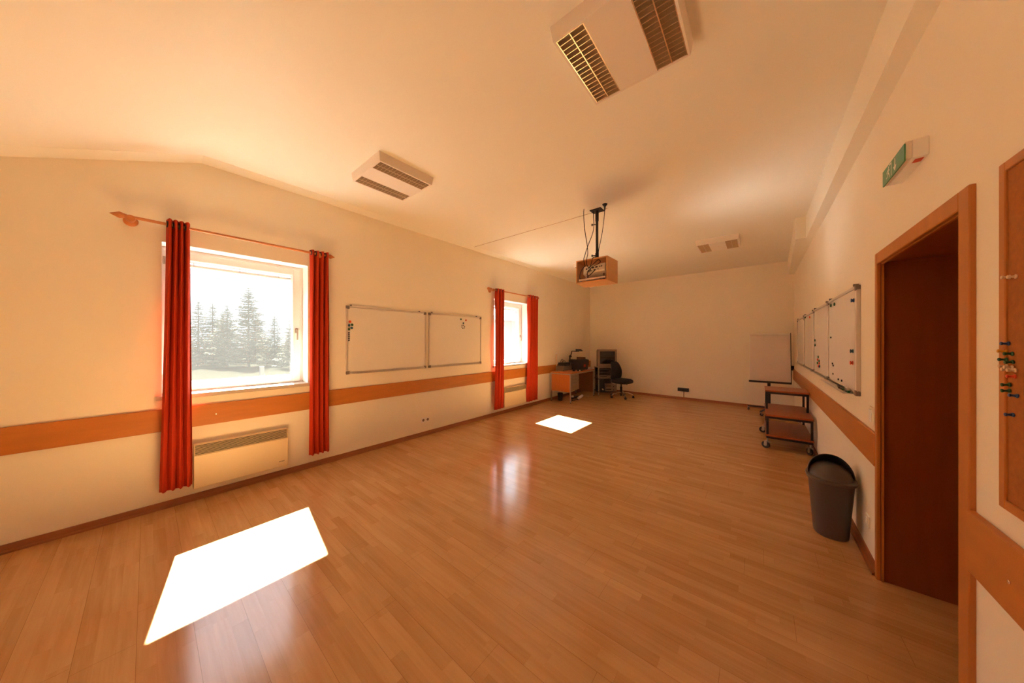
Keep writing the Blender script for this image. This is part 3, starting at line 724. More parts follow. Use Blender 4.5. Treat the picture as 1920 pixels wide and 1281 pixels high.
o = thing('wall_controller', 'small black box on the wall in the corner behind the flip chart', 'control box', (.55,yback(.55),.88))
b = MB(); yy = yback(.55); b.rbox(.520,.582,yy-.045,yy,.885,.985,.008,axis=1); obj('case', b, M_black, o)
b = MB(); b.box(.528,.574,yy-.048,yy-.044,.93,.975); obj('panel', b, M_glassdark, o)

# ------------------------------------------------------------------ swing bin
o = thing('swing_bin', 'dark grey brown swing lid bin beside the doorway', 'bin', (.437,3.41,0))
cx, cy = .437, 3.41
def sup(b, ax, ay, z, n=40, e=2.6, cy_=cy, cx_=cx):
    r = []
    for i in range(n):
        t = 2*PI*i/n; c_, s2 = math.cos(t), math.sin(t)
        r.append(b.bm.verts.new((cx_+ax*math.copysign(abs(c_)**(2/e),c_), cy_+ay*math.copysign(abs(s2)**(2/e),s2), z)))
    return r
b = MB(); b.loft([sup(b,.088,.118,0),sup(b,.096,.126,.006),sup(b,.124,.155,.40),sup(b,.126,.157,.425)]); obj('body', b, M_bin, o)
b = MB(); b.loft([sup(b,.127,.158,.420),sup(b,.138,.170,.423),sup(b,.141,.173,.432),sup(b,.139,.171,.442),sup(b,.128,.160,.447)]); obj('rim', b, M_bin, o)
b = MB(); rings = []      # hood: arch left standing over the far half of the lid
def dome(ax, ay, h, e=2.3, n=40, m=9, zb_=.445):
    return [sup(b, ax*math.cos(PI/2*k/m), ay*math.cos(PI/2*k/m)**.9, zb_+h*math.sin(PI/2*k/m), n, e) for k in range(m)]
rg = dome(.130,.162,.160); b.loft(rg)
geom = b.bm.verts[:]+b.bm.edges[:]+b.bm.faces[:]
bmesh.ops.bisect_plane(b.bm, geom=geom, plane_co=(cx,cy-.02,.445), plane_no=(0,-.93,.36), clear_outer=True)
obj('hood', b, M_bin, o, solid=.004)
b = MB(); rg = dome(.120,.150,.090); b.loft(rg)
bmesh.ops.rotate(b.bm, cent=(cx,cy,.45), matrix=Matrix.Rotation(.17,3,'X'), verts=b.bm.verts[:])
fl = obj('flap', b, M_bin, o); fl['label'] = 'rounded swing flap tipped open'

# ------------------------------------------------------------------ stepped trolley
o = thing('projector_trolley', 'stepped wheeled trolley with three wooden shelves and black frame', 'trolley', (.32,6.0,0))
X0, X1, Y0, Y1 = .078, .562, 5.50, 6.50
def shelf(y0, z0):
    b = MB(); b.box(X0,X1,y0,Y1,z0,z0+.024); obj('shelf', b, M_cartwood, o, bevel=.003)
    b = MB(); b.box(X0+.008,X1-.008,y0+.008,y0+.033,z0-.03,z0); b.box(X0+.008,X1-.008,Y1-.033,Y1-.008,z0-.03,z0); b.box(X0+.008,X0+.033,y0+.033,Y1-.033,z0-.03,z0); b.box(X1-.033,X1-.008,y0+.033,Y1-.033,z0-.03,z0)
    obj('shelf_frame', b, M_blacksteel, o)
shelf(Y0,.178); shelf(Y0,.458); shelf(5.95,.742)
for (x, y, z0, z1) in ((X0+.008,Y0+.008,.202,.428),(X1-.033,Y0+.008,.202,.428),(X0+.008,5.958,.482,.712),(X1-.033,5.958,.482,.712),(X0+.008,Y1-.033,.202,.428),(X1-.033,Y1-.033,.202,.428),(X0+.008,Y1-.033,.482,.712),(X1-.033,Y1-.033,.482,.712)):
    b = MB(); b.box(x,x+.025,y,y+.025,z0,z1); obj('leg', b, M_blacksteel, o)
def caster(par, x, y, zt_, r, a, w=.022):
    """swivel caster: wheel, fork, brake lever"""
    d = Vector((math.cos(a),math.sin(a),0)); s3 = Vector((-d.y,d.x,0)); c_ = Vector((x,y,r)) + d*.02
    b = MB(); b.cyl(c_-s3*w/2, c_+s3*w/2, r, n=24); wh = obj('wheel', b, M_rubber, par)
    b = MB(); b.cyl(c_-s3*(w/2+.002), c_+s3*(w/2+.002), r*.42, n=20); obj('hub', b, M_castmetal, wh)
    b = MB()
    Mz = Matrix.Rotation(a,3,'Z')
    for k in (-1,1): b.obox(c_+s3*k*(w/2+.004)+Vector((0,0,r*.45))-d*.004, (r*.75,.003,r*1.1), Mz)
    b.obox(Vector((x,y,r*2+.006))+d*.008, (r*.9,w+.012,.004), Mz); b.cyl((x,y,r*2+.004),(x,y,zt_),.008,n=10)
    b.obox(c_-d*r*.9+Vector((0,0,r*.95)), (r*.8,w*.8,.005), Mz@Matrix.Rotation(.25,3,'Y'))
    obj('caster_fork', b, M_castmetal, par)
caster(o, X0+.02, Y0+.03, .150, .048, 2.6); caster(o, X1-.03, Y0+.03, .150, .048, 2.0); caster(o, X0+.0, Y1-.05, .150, .048, 3.0); caster(o, X1-.03, Y1-.05, .150, .048, 2.4)

# ------------------------------------------------------------------ flip chart
o = thing('flip_chart', 'white flip chart on a black wheeled stand in the far right corner', 'flip chart', (.17,8.2,0))
Xa, Xb = -.145, .495
def bp(x, t, off=0): # point on the leaning board, t 0..1 up, off towards the viewer
    return Vector((x, 8.06+.16*t-off, .685+.985*t+off*.16))
b = MB(); b.hexa([bp(Xa,0),bp(Xb,0),bp(Xb,0,-.02),bp(Xa,0,-.02),bp(Xa,1),bp(Xb,1),bp(Xb,1,-.02),bp(Xa,1,-.02)]); obj('backboard', b, M_board, o)
b = MB(); b.hexa([bp(Xa+.012,.012,.012),bp(Xb-.012,.012,.012),bp(Xb-.012,.012,.001),bp(Xa+.012,.012,.001),bp(Xa+.012,.945,.012),bp(Xb-.012,.945,.012),bp(Xb-.012,.945,.001),bp(Xa+.012,.945,.001)]); obj('paper_pad', b, M_paper, o)
b = MB(); b.hexa([bp(Xa+.004,.945,.022),bp(Xb-.004,.945,.022),bp(Xb-.004,.945,0),bp(Xa+.004,.945,0),bp(Xa+.004,.985,.022),bp(Xb-.004,.985,.022),bp(Xb-.004,.985,0),bp(Xa+.004,.985,0)]); obj('clamp_bar', b, M_alu, o, bevel=.003)
b = MB(); b.hexa([bp(Xa-.01,-.035,.07),bp(Xb+.01,-.035,.07),bp(Xb+.01,-.035,-.02),bp(Xa-.01,-.035,-.02),bp(Xa-.01,.0,.07),bp(Xb+.01,.0,.07),bp(Xb+.01,.0,-.02),bp(Xa-.01,.0,-.02)]); obj('pen_tray', b, M_black, o)
b = MB(); b.hexa([bp(Xb,-.03,.014),bp(Xb+.012,-.03,.014),bp(Xb+.012,-.03,-.022),bp(Xb,-.03,-.022),bp(Xb,1,.014),bp(Xb+.012,1,.014),bp(Xb+.012,1,-.022),bp(Xb,1,-.022)]); obj('edge_strip', b, M_black, o)
b = MB(); b.cyl((.17,8.23,.11),(.17,8.23,1.25),.020,n=16); b.cyl((.17,8.23,.11),(.17,8.23,.75),.026,n=16); b.box(.13,.21,8.11,8.25,.66,.70); obj('column', b, M_black, o)
for a in (150,250,330,80):
    a = math.radians(a); e_ = Vector((.17+.40*math.cos(a), 8.23+.40*math.sin(a), 0))
    b = MB(); b.tube([(.17,8.23,.12),(e_.x,e_.y,.085)], .016, 10); obj('leg', b, M_black, o)
    caster(o, e_.x, e_.y, .085, .028, a+2.5, .018)

# ------------------------------------------------------------------ desk in the corner
o = thing('desk', 'steel legged desk with orange top and side panel in the far corner', 'desk', (-3.79,7.17,0))
DX0, DX1, DY0, DY1 = -4.07, -3.50, 6.49, 7.84
b = MB(); b.box(DX0,DX1+.005,DY0-.005,DY1,.715,.74); obj('desktop', b, M_deskwood, o, bevel=.003)
b = MB(); b.box(DX0,DX1,DY0,DY0+.025,.685,.715); b.box(DX0,DX1,DY1-.025,DY1,.685,.715); b.box(DX1-.025,DX1,DY0+.025,DY1-.025,.685,.715); b.box(DX0,DX0+.025,DY0+.025,DY1-.025,.685,.715); obj('apron_frame', b, M_steel, o)
for (x, y) in ((DX0,DY0),(DX1-.03,DY0),(DX0,DY1-.03),(DX1-.03,DY1-.03)):
    b = MB(); b.box(x,x+.03,y,y+.03,.02,.685); lg = obj('leg', b, M_steel, o)
    b = MB(); b.cyl((x+.015,y+.015,0),(x+.015,y+.015,.021),.012,n=12); obj('foot', b, M_rubber, lg)
b = MB(); b.box(DX0+.03,DX1-.03,DY0+.006,DY0+.022,.265,.685); obj('side_panel', b, M_deskwood, o)
b = MB(); b.box(DX0+.06,DX1-.03,DY0+.03,DY0+.46,.29,.685); pd = obj('pedestal', b, M_steel, o)
for (z0, z1) in ((.295,.47),(.474,.545),(.549,.615),(.619,.683)):
    b = MB(); b.box(DX1-.03,DX1-.012,DY0+.034,DY0+.456,z0,z1); dr = obj('drawer', b, M_tv, o, bevel=.002)
    b = MB(); b.box(DX1-.013,DX1-.004,DY0+.10,DY0+.39,z1-.016,z1-.008); obj('handle', b, M_steel, dr)
b = MB(); b.box(DX0+.03,DX0+.045,DY0+.48,DY1-.03,.30,.685); obj('modesty_panel', b, M_brown, o)
b = MB(); b.box(DX0+.03,DX1-.03,DY1-.028,DY1-.01,.10,.685); obj('end_panel', b, M_brown, o)
ZD = .74
o = thing('device', 'grey flat electronic box on the near end of the desk', 'electronic device', (-4.0,7.0,ZD))
b = MB(); b.box(-4.085,-3.86,6.78,7.22,ZD+.008,ZD+.125); obj('case', b, M_grey, o, bevel=.005)
b = MB(); b.box(-3.8605,-3.855,6.80,7.20,ZD+.018,ZD+.115); obj('front_panel', b, M_tv, o)
b = MB(); [b.cyl((x,y,ZD),(x,y,ZD+.01),.012,n=10) for x in (-4.06,-3.885) for y in (6.81,7.19)]; obj('feet', b, M_rubber, o)
o = thing('disc_player', 'black device stacked on the grey box on the desk', 'electronic device', (-4.0,7.05,ZD+.125))
b = MB(); b.box(-4.07,-3.87,6.86,7.17,ZD+.125,ZD+.205); obj('case', b, M_black, o, bevel=.008)
b = MB(); b.box(-3.8705,-3.866,6.88,7.15,ZD+.15,ZD+.158); obj('disc_slot', b, M_grey, o)
o = tag(obj('cable_coil', (lambda b: (b.tube([(-4.03,6.93,ZD+.212),(-4.03,6.96,ZD+.27),(-4.03,7.02,ZD+.28),(-4.03,7.05,ZD+.24),(-4.03,7.02,ZD+.212),(-4.0,6.95,ZD+.212),(-3.97,6.92,ZD+.235),(-3.96,7.0,ZD+.25),(-3.96,7.05,ZD+.212)], .007, 8, 8), b)[1])(MB()), M_black), 'loose coil of black cable on top of the black device', 'cable')
o = tag(obj('paper_cup', (lambda b: (b.lathe([(.022,0),(.028,.07),(.026,.07),(.020,.004)], (-3.90,7.20,ZD+.125), (0,0,1), 16), b)[1])(MB()), M_paper), 'small white cup at the end of the grey box on the desk', 'cup')
o = thing('paper_roll', 'pale slim roll standing upright against the wall behind the grey box', 'roll', (-4.10,6.86,ZD))
b = MB(); b.cyl((-4.106,6.83,ZD),(-4.106,6.83,1.17),.020,n=16); obj('tube', b, M_pw, o)
b = MB(); b.cyl((-4.106,6.83,1.17),(-4.106,6.83,1.19),.0215,n=16); obj('end_cap', b, M_white, o)
# overhead projector
o = thing('overhead_projector', 'black overhead projector with folded arm on the desk', 'overhead projector', (-3.74,7.5,ZD))
OX0, OX1, OY0, OY1 = -3.95, -3.58, 7.20, 7.62
b = MB(); b.rbox(OX0,OX1,OY0,OY1,ZD+.012,ZD+.265,.02); obj('body', b, M_black, o)
b = MB(); b.box(OX0+.01,OX1-.01,OY0+.01,OY1-.01,ZD+.265,ZD+.278); obj('stage_frame', b, M_blacksteel, o, bevel=.003)
b = MB(); b.box(OX0+.045,OX1-.045,OY0+.05,OY1-.05,ZD+.278,ZD+.281); obj('stage_glass', b, M_glassdark, o)
b = MB(); b.cyl((OX0+.03,OY0+.02,ZD+.26),(OX0+.03,OY0+.02,ZD+.36),.02,n=14); b.lathe([(.03,-.025),(.034,0),(.03,.025)], (OX0+.045,OY0+.02,ZD+.36), (0,1,0), 16); b.tube([(OX0+.05,OY0+.03,ZD+.37),(OX0+.08,OY0+.04,ZD+.50)], .014, 10); b.tube([(OX0+.075,OY0+.04,ZD+.50),(OX0+.19,OY0+.12,ZD+.495)], .012, 10); obj('arm', b, M_black, o)
b = MB(); Mh = Matrix.Rotation(.6,3,'Z'); hc = Vector((OX0+.22,OY0+.17,ZD+.52))
b.hexa([hc+Mh@Vector(q) for q in ((-.085,-.05,-.022),(.11,-.05,-.022),(.11,.05,-.022),(-.085,.05,-.022),(-.085,-.045,.035),(.05,-.045,.035),(.05,.045,.035),(-.085,.045,.035))]); obj('head', b, M_black, o, bevel=.004)
b = MB(); b.lathe([(.03,0),(.03,.012),(.022,.012)], hc+Vector((-.03,0,-.022)), (0,0,-1), 18); obj('lens', b, M_glassdark, o)
b = MB(); b.box(OX1,OX1+.002,OY0+.16,OY0+.26,ZD+.08,ZD+.15); lb = obj('badge', b, M_redlabel, o); lb['label'] = 'dull red patch on the side'
b = MB(); [b.cyl((x,y,ZD),(x,y,ZD+.013),.014,n=10) for x in (OX0+.03,OX1-.03) for y in (OY0+.03,OY1-.03)]; obj('feet', b, M_rubber, o)
o = thing('headset', 'black headphones lying on the desk in front of the overhead projector', 'headphones', (-3.63,7.0,ZD))
for (x, y) in ((-3.66,6.95),(-3.58,7.05)):
    b = MB(); b.lathe([(.03,0),(.036,.01),(.034,.03),(.02,.038)], (x,y,ZD), (0,0,1), 18); obj('ear_cup', b, M_black, o)
b = MB(); b.tube([(-3.66,6.95,ZD+.03),(-3.71,7.0,ZD+.035),(-3.69,7.09,ZD+.035),(-3.58,7.05,ZD+.03)], .009, 8, 6); obj('headband', b, M_black, o)
tag(obj('power_adapter', (lambda b: (b.rbox(-3.575,-3.525,7.12,7.18,ZD,ZD+.035,.006), b)[1])(MB()), M_black), 'small black power adapter at the front edge of the desk', 'power adapter')
tag(obj('adhesive_tape_box', (lambda b: (b.rbox(-3.55,-3.52,7.02,7.055,ZD,ZD+.03,.004), b)[1])(MB()), M_pw), 'tiny pale box at the front edge of the desk', 'box')
o = thing('desk_speaker', 'small black speaker on the desk between overhead projector and television', 'speaker', (-3.66,7.73,ZD))
b = MB(); b.rbox(-3.70,-3.63,7.70,7.78,ZD+.10,ZD+.26,.012); obj('cabinet', b, M_black, o)
b = MB(); b.lathe([(.045,0),(.045,.008),(.014,.016),(.012,.10)], (-3.665,7.74,ZD), (0,0,1), 18); obj('stand', b, M_black, o)
tag(obj('paper_stack', (lambda b: (b.obox((-3.585,7.715,ZD+.012), (.10,.14,.024), Matrix.Rotation(.2,3,'Z')), b)[1])(MB()), M_paper), 'small stack of papers at the far end of the desk', 'papers')
tag(obj('cardboard_folder', (lambda b: (b.obox((-3.86,7.76,ZD+.16), (.24,.05,.32), Matrix.Rotation(.12,3,'Z')), b)[1])(MB()), M_brown), 'brown upright folder at the far end of the desk beside the television', 'folder')
# under the desk
o = thing('paper_roll', 'pale paper roll lying on the floor under the desk', 'roll', (-3.62,7.3,0))
b = MB(); b.cyl((-3.60,7.10,.035),(-3.68,7.46,.035),.034,n=18); obj('tube', b, M_paper, o)
o = thing('power_strip', 'black power strip and its plug on the floor under the desk', 'power strip', (-3.72,7.1,0))
b = MB(); b.rbox(-3.78,-3.72,6.98,7.34,0,.045,.01,axis=1); obj('case', b, M_black, o)
b = MB(); b.rbox(-3.775,-3.725,7.03,7.08,.045,.085,.01); obj('plug', b, M_white, o)
tag(obj('cable', (lambda b: (b.tube([(-3.75,6.99,.03),(-3.70,6.85,.012),(-3.62,6.80,.012),(-3.60,6.92,.012),(-3.66,7.02,.012),(-3.58,7.05,.012),(-3.55,6.95,.012)], .009, 8, 8), b)[1])(MB()), M_black), 'black cable looping over the floor below the drawers', 'cable')
tag(obj('small_bin', (lambda b: (b.lathe([(.055,0),(.07,.19),(.066,.19),(.052,.006)], (-3.90,6.68,0), (0,0,1), 20), b)[1])(MB()), M_black), 'narrow black container on the floor under the near end of the desk', 'container')

# ------------------------------------------------------------------ television rack, turned into the room
ra = math.radians(40); RL = (-3.47,8.03,0)
Rz = Matrix.Rotation(ra,3,'Z')
def RW(x, y, z=0): return tuple(Vector(RL)+Rz@Vector((x,y,z)))
o = thing('television_rack', 'dark metal rack with shelves under the old television', 'rack', RL, ra)
RWd, RD = .52, .40
def L(b, name, m, par, **k): return obj(name, b, m, par, local=True, **k)
for (x, y) in ((0,0),(RWd-.025,0),(0,RD-.025),(RWd-.025,RD-.025)):
    b = MB(); b.box(x,x+.025,y,y+.025,.0,.755); L(b,'leg',M_steel,o)
for z in (.075,.435,.755):
    b = MB(); b.box(-.006,RWd+.006,-.006,RD+.006,z,z+.022); L(b,'shelf',M_steel if z > .7 else M_blacksteel,o,bevel=.003)
b = MB(); b.box(.03,RWd-.03,RD-.012,RD-.008,.1,.75); L(b,'back_panel',M_black,o)
t = thing('television', 'old grey tube television on the dark rack in the corner', 'television', RW(0,0,.777), ra)
b = MB(); b.rbox(-.01,.52,-.01,.08,.012,.50,.012,axis=1); L(b,'bezel',M_tv,t)
b = MB()
def sec(x0,x1,z0,z1,y): return [b.bm.verts.new(q) for q in ((x0,y,z0),(x1,y,z0),(x1,y,z1),(x0,y,z1))]
b.loft([sec(.0,.51,.02,.49,.08),sec(.01,.50,.02,.48,.20),sec(.08,.43,.02,.42,.38),sec(.12,.39,.04,.38,.44)]); L(b,'cabinet',M_tv,t,bevel=.01)
b = MB(); n_ = 12; grid = []
for j in range(n_+1):
    grid.append([b.bm.verts.new((.045+.42*i/n_, -.0125-.014*(1-((i/n_-.5)*2)**2)*(1-((j/n_-.5)*2)**2), .10+.345*j/n_)) for i in range(n_+1)])
for j in range(n_):
    for i in range(n_): b.bm.faces.new((grid[j][i],grid[j][i+1],grid[j+1][i+1],grid[j+1][i]))
ring = [(i,0) for i in range(n_)]
L(b,'screen',M_glassdark,t,ang=80)
b = MB()
b.box(.028,.045,-.02,-.008,.085,.46); b.box(.465,.482,-.02,-.008,.085,.46); b.box(.045,.465,-.02,-.008,.445,.46); b.box(.045,.465,-.02,-.008,.085,.10); L(b,'screen_surround',M_tv,t)
b = MB(); [b.cyl((.30+.03*k,-.010,.05),(.30+.03*k,-.017,.05),.007,n=10) for k in range(5)]; L(b,'control_button',M_grey,t)
b = MB(); [b.box(x,x+.03,.02,.05,.0,.013) for x in (.02,.46)]; [b.box(x,x+.03,.33,.36,.0,.021) for x in (.12,.36)]; L(b,'foot',M_rubber,t)
def deck(name, label, x0, x1, y0, y1, z0, z1, m, fm, cat='electronic device'):
    d = thing(name, label, cat, RW(x0,y0,z0), ra)
    b = MB(); b.box(0,x1-x0,.006,y1-y0,.006,z1-z0); L(b,'case',m,d,bevel=.003)
    b = MB(); b.box(.004,x1-x0-.004,-.001,.007,.009,z1-z0-.004); f = L(b,'front_panel',fm,d,bevel=.002)
    b = MB(); b.box(.02,(x1-x0)*.55,-.003,0,(z1-z0)*.55,(z1-z0)*.72); L(b,'display',M_glassdark,f)
    b = MB(); b.cyl(((x1-x0)*.8,-.001,(z1-z0)*.5),((x1-x0)*.8,-.009,(z1-z0)*.5),min(.014,(z1-z0)*.22),n=14); L(b,'dial',M_grey if fm is M_black else M_black,f)
    b = MB(); [b.box(x,x+.02,y,y+.02,0,.007) for x in (.02,x1-x0-.04) for y in (.03,y1-y0-.05)]; L(b,'foot',M_rubber,d)
deck('video_recorder','grey video recorder on the middle shelf of the rack',.03,.42,.0,.30,.457,.545,M_grey,M_tv)
deck('video_recorder','black video recorder stacked on the grey one in the rack',.03,.42,.0,.30,.545,.635,M_black,M_black)
deck('satellite_receiver','slim black receiver at the top of the device stack in the rack',.04,.40,.0,.26,.635,.70,M_black,M_black)
d = thing('computer_tower', 'black computer tower on the bottom shelf of the rack', 'computer', RW(.03,.0,.097), ra)
b = MB(); b.rbox(0,.15,.01,.36,0,.33,.01,axis=1); L(b,'case',M_black,d)
b = MB(); b.box(.006,.144,.002,.012,.006,.324); fp = L(b,'front_panel',M_black,d,bevel=.003)
b = MB(); b.lathe([(.02,0),(.02,.003),(.014,.004)], (.10,.002,.06), (0,-1,0), 18, sy=1.5); L(b,'badge',M_pw,fp)
deck('amplifier','grey amplifier on the bottom shelf of the rack, lower of two',.20,.49,.0,.30,.097,.19,M_tv,M_steel)
deck('amplifier','grey amplifier on the bottom shelf of the rack, upper of two',.20,.49,.0,.30,.19,.285,M_tv,M_steel)

# ------------------------------------------------------------------ office chair
ca = -.28
o = thing('office_chair', 'black office chair with chrome star base beside the television rack', 'chair', (-2.84,8.06,0), ca)
for k in range(5):
    a = 2*PI*k/5 - .6; d = Vector((math.cos(a),math.sin(a),0))
    b = MB(); b.tube([d*.03+Vector((0,0,.135)), d*.12+Vector((0,0,.132)), d*.22+Vector((0,0,.115)), d*.30+Vector((0,0,.07))], [.020,.018,.014,.012], 10, 6); L(b,'base_arm',M_chrome,o)
    c_ = d*.30; s3 = Vector((-d.y,d.x,0))
    b = MB(); b.cyl(c_+Vector((0,0,.028))-s3*.022, c_+Vector((0,0,.028))-s3*.004, .028, n=16); b.cyl(c_+Vector((0,0,.028))+s3*.004, c_+Vector((0,0,.028))+s3*.022, .028, n=16); b.cyl(c_+Vector((0,0,.028)), c_+Vector((0,0,.075)), .009, n=10); b.cyl(c_+Vector((0,0,.028))-s3*.01, c_+Vector((0,0,.028))+s3*.01, .010, n=10); L(b,'caster',M_rubber,o)
b = MB(); b.cyl((0,0,.05),(0,0,.29),.030,n=18); b.cyl((0,0,.29),(0,0,.40),.018,n=16); b.box(-.09,.10,-.07,.07,.375,.405); b.cyl((.05,.05,.39),(.05,.20,.33),.008,n=8); L(b,'gas_column',M_blacksteel,o)
b = MB(); rg = []
def rr(ax, ay, z, n=36, e=3.2):
    r = []
    for i in range(n):
        t = 2*PI*i/n; c_, s2 = math.cos(t), math.sin(t)
        r.append(b.bm.verts.new((ax*math.copysign(abs(c_)**(2/e),c_)+.03, ay*math.copysign(abs(s2)**(2/e),s2), z)))
    return r
b.loft([rr(.19,.19,.385),rr(.235,.232,.40),rr(.25,.245,.435),rr(.24,.237,.475),rr(.195,.195,.50),rr(.08,.08,.505)]); L(b,'seat',M_darkcloth,o,ang=70)
b = MB(); rows = []
for j in range(15):
    t = j/14; z = .475+.475*t; w = .10+.125*math.sin(PI*min(1,t*.62+.28)); x = -.195+.075*math.sin(PI*(t*.8+.05))-.09*t
    row = []
    for i in range(20):
        a = 2*PI*i/20; c_, s2 = math.cos(a), math.sin(a)
        row.append(b.bm.verts.new((x+.035*math.copysign(abs(c_)**.7,c_)*(1 if 0 < j < 14 else .5)+.02*abs(s2)**2, w*math.copysign(abs(s2)**.75,s2)*(1 if 0 < j < 14 else .8), z)))
    rows.append(row)
b.loft(rows); L(b,'backrest',M_darkcloth,o,ang=70)
b = MB(); b.tube([(-.05,0,.385),(-.18,0,.39),(-.225,0,.46),(-.20,0,.60),(-.165,0,.70)], .018, 10, 6); L(b,'back_bar',M_black,o)

# ------------------------------------------------------------------ outside
ZG = -.55
M_lawn = mat('pale_dry_lawn', (.0085,.0082,.0056), .95, noise=.3, nscale=.35, spec=0)
M_needle = mat('conifer_needles', (.085,.082,.062), .8, noise=.4, nscale=4, spec=0)
M_bark = mat('conifer_bark', (.03,.024,.02), .9, noise=.3, nscale=10)
M_fence = mat('weathered_pickets', (.05,.045,.04), .9, noise=.2, nscale=20)
M_house = mat('house_render', (.13,.125,.12), .9, noise=.03, nscale=5)
M_roof = mat('house_roof', (.10,.09,.09), .8, noise=.1)
b = MB(); b.box(-130,XL-WT-.05,-90,110,ZG-.3,ZG); o = sobj('lawn', b, M_lawn, 'pale lawn outside the windows')
def conifer(x, y, h, r, seed, label, bare=.07):
    rnd = random.Random(seed)
    o = thing('conifer_tree', label, 'tree', (x,y,ZG), group='conifers beyond the lawn')
    b = MB(); b.cyl((x,y,ZG-.1),(x,y,ZG+h*.98),.14*h/8,.012,8); obj('trunk', b, M_bark, o)
    b = MB(); z = h*bare; W = 0
    def tri(p, d, l, w):
        u = Vector((-d.y,d.x,0)); u = u.normalized() if u.length > .01 else Vector((1,0,0))
        vs = [b.bm.verts.new(q) for q in (p-u*w, p+u*w, p+d*l)]; b.bm.faces.new(vs)
    while z < h*.985:
        t = (z/h-bare)/(1-bare); R = r*(1-t)**.75*rnd.uniform(.75,1.1)+.12
        nb = rnd.randint(4,7) if t < .9 else 4; a0 = rnd.uniform(0,2*PI)
        for k in range(nb):
            a = a0+2*PI*k/nb+rnd.uniform(-.3,.3); Lb = R*rnd.uniform(.7,1.15)
            droop = rnd.uniform(.02,.16) if t < .75 else rnd.uniform(-.25,-.02)
            d = Vector((math.cos(a),math.sin(a),0)); base = Vector((x,y,ZG+z))
            pts = [base + d*(Lb*q) + Vector((0,0,-droop*Lb*q*(1.6-q) + .08*Lb*q*q)) for q in (0,.5,1)]
            b.tube(pts, [.02*h/8,.012*h/8,.006*h/8], 4)
            ns = max(6,int(Lb*17))
            for m_ in range(ns):
                q = (m_+rnd.random())/ns
                if q < .12: continue
                p_ = pts[0].lerp(pts[1],q*2) if q < .5 else pts[1].lerp(pts[2],q*2-1)
                for sd in (-1,1):
                    an = a+sd*rnd.uniform(.5,1.1); dd = Vector((math.cos(an),math.sin(an),rnd.uniform(-.55,.1))).normalized()
                    tri(p_, dd, (.16+.30*(1-q))*min(1,R)*rnd.uniform(.8,1.4), .085*h/6)
        z += h*rnd.uniform(.018,.030)
    obj('foliage', b, M_needle, o)
    return o
def tpos(ratio, dist):   # a spot in the garden
    return (-dist*math.sin(math.atan(ratio)), dist*math.cos(math.atan(ratio)))
conifer(-31.5, 5.14, 6.4, 1.65, 11, 'tallest conifer, rising above all the others in the near window')
conifer(-36.1, 2.70, 5.5, 1.25, 12, 'conifer with a blunt top near the left curtain of the near window')
conifer(-37.2, 3.65, 5.5, 1.15, 13, 'slim conifer second from the left in the near window')
conifer(-33.2, 4.10, 5.0, 1.45, 14, 'broad conifer just left of the tallest one')
conifer(-32.7, 7.05, 4.4, 1.10, 15, 'conifer just right of the tallest one')
conifer(-33.2, 8.40, 4.1, .85, 16, 'thin sparse conifer further right of the tallest one')
conifer(-27.6, 7.30, 4.5, 1.30, 17, 'conifer at the right edge of the near window')
conifer(-41.4, 4.80, 4.9, 1.60, 18, 'shorter conifer standing behind, between the slim and the broad one')
conifer(-40.0, 7.27, 4.7, 1.60, 19, 'shorter conifer standing behind the tallest one')
conifer(-40.5, 10.6, 4.2, 1.50, 20, 'short conifer standing behind near the right edge of the garden')
conifer(-38.6, 1.70, 5.2, 1.40, 21, 'conifer at the far left, mostly behind the left curtain')
# low shrubs at the wood's edge
def shrub(x, y, r, h, seed, label):
    rnd = random.Random(seed); b = MB()
    for k in range(420):
        a, q, e = rnd.uniform(0,2*PI), rnd.random()**.5, rnd.random()
        p_ = Vector((x+r*q*math.cos(a)*math.sqrt(1-e*e*.8), y+r*1.6*q*math.sin(a)*math.sqrt(1-e*e*.8), ZG+h*e))
        d = Vector((rnd.uniform(-1,1),rnd.uniform(-1,1),rnd.uniform(-.3,1))).normalized(); u = d.orthogonal().normalized()
        vs = [b.bm.verts.new(v) for v in (p_-u*.07,p_+u*.07,p_+d*.34)]; b.bm.faces.new(vs)
    b.cyl((x,y,ZG-.05),(x,y,ZG+h*.5),.05,.02,6)
    tag(obj('garden_shrub', b, M_needle), label, 'shrub', 'shrubs at the edge of the wood')
for i, (x, y, r, h, l) in enumerate(((-39.5,3.2,.9,1.1,'leftmost low shrub between the conifer trunks'),(-36.5,5.6,.9,1.2,'low shrub behind the broad conifer'),(-35,7.3,.8,1.0,'low shrub right of the tallest conifer'),(-30.5,9.2,.9,1.1,'low shrub at the right of the garden'))):
    shrub(x, y, r, h, 40+i, l)
# picket fence
o = thing('picket_fence', 'thin wooden picket fence on the right of the lawn', 'fence', (-10.7,2.6,ZG))
fx0, fy0, fx1, fy1 = -11.5, 2.25, -9.9, 2.95
nP = 13
for k in range(nP):
    q = k/(nP-1); x, y = fx0+(fx1-fx0)*q, fy0+(fy1-fy0)*q
    b = MB(); b.box(x-.012,x+.012,y-.03,y+.03,ZG,ZG+1.0+.05*math.sin(k*2.1)); obj('picket', b, M_fence, o)
for z in (ZG+.25,ZG+.8):
    b = MB(); b.tube([(fx0-.02,fy0,z),(fx1-.02,fy1,z)], .022, 6); obj('rail', b, M_fence, o)
b = MB(); b.box(fx0-.05,fx0+.05,fy0-.12,fy0-.02,ZG,ZG+1.3); obj('post', b, M_fence, o)
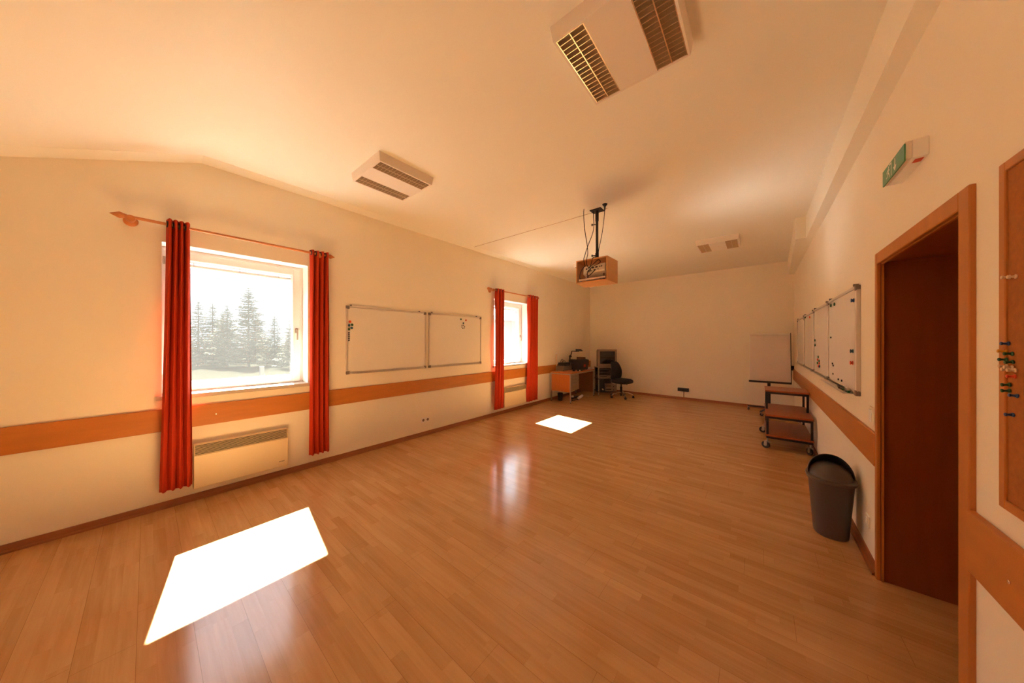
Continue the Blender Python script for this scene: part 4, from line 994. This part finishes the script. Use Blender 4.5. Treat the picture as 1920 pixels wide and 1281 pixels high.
# the pale house across from the far window
o = thing('house', 'pale clapboard house wall with a shallow roof seen through the far window', 'house', (-12,13,ZG))
hx, hy0, hy1, hz = -9.2, 8.6, 13.6, 2.55
b = MB(); b.box(hx-5,hx,hy0,hy1,ZG,hz); obj('wall', b, M_house, o)
b = MB()
for k in range(16): b.box(hx,hx+.012,hy0+.15,hy1-.75,ZG+.1+.19*k,ZG+.275+.19*k)
obj('cladding', b, M_house, o)
b = MB(); b.prism([(hx-5.4,hz),(hx+.45,hz-.05),(hx+.45,hz+.06),(hx-2.5,hz+1.2),(hx-5.4,hz+.1)], 1, hy0-.3, hy1+.3); obj('roof', b, M_roof, o)
b = MB(); b.cyl((hx+.5,hy0-.3,hz-.06),(hx+.5,hy1+.3,hz-.06),.06,n=12); obj('gutter', b, M_steel, o)
b = MB(); b.cyl((hx+.09,hy1-.5,ZG),(hx+.09,hy1-.5,hz-.3),.05,n=12); b.tube([(hx+.09,hy1-.5,hz-.3),(hx+.3,hy1-.5,hz-.18),(hx+.5,hy1-.5,hz-.08)], .05, 12, 4); obj('downpipe', b, M_steel, o)

# ------------------------------------------------------------------ light
SKY, SUN = 1.0, 222.0
EV = 3.0
k = 2**-EV
sd = Vector((1,-.15,-1.06)).normalized()
li = bpy.data.lights.new('sun', 'SUN'); li.energy = SUN*k; li.angle = math.radians(.6); li.color = (1.0,1.0,.915)
so = bpy.data.objects.new('sun', li); COL.objects.link(so); so.location = (-20,5,20)
so.rotation_euler = sd.to_track_quat('-Z','Y').to_euler()
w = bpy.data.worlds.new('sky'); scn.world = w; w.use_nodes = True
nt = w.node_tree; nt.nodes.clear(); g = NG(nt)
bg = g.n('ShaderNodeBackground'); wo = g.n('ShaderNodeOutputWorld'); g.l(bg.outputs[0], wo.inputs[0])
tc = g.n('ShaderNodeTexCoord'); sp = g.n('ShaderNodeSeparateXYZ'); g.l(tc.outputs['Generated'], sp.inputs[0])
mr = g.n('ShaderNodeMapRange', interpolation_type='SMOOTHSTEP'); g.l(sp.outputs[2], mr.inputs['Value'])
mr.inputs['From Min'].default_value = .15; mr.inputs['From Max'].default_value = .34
mr.inputs['To Min'].default_value = 1.4; mr.inputs['To Max'].default_value = 6.2      # unseen upper sky brightened to light the room, duller towards the horizon
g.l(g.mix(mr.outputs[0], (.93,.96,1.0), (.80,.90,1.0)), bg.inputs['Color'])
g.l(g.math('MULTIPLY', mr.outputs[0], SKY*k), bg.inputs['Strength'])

# ------------------------------------------------------------------ camera and render settings
cam = bpy.data.cameras.new('camera'); cam.sensor_width = 36; cam.lens = 562/1920*36; cam.clip_start = .02; cam.clip_end = 500
co = bpy.data.objects.new('camera', cam); COL.objects.link(co); co.location = (0,0,1.5)
co.rotation_euler = (PI/2, 0, math.atan2(462,562)); scn.camera = co
vs = scn.view_settings; vs.view_transform = 'Standard'; vs.look = 'None'; vs.gamma = 1; vs.use_curve_mapping = False; vs.exposure = EV
c = scn.cycles
c.max_bounces = 18; c.diffuse_bounces = 12; c.glossy_bounces = 6; c.transparent_max_bounces = 24
c.use_denoising = True
c.sample_clamp_indirect = 0; c.sample_clamp_direct = 0; c.blur_glossy = .26
c.use_adaptive_sampling = False
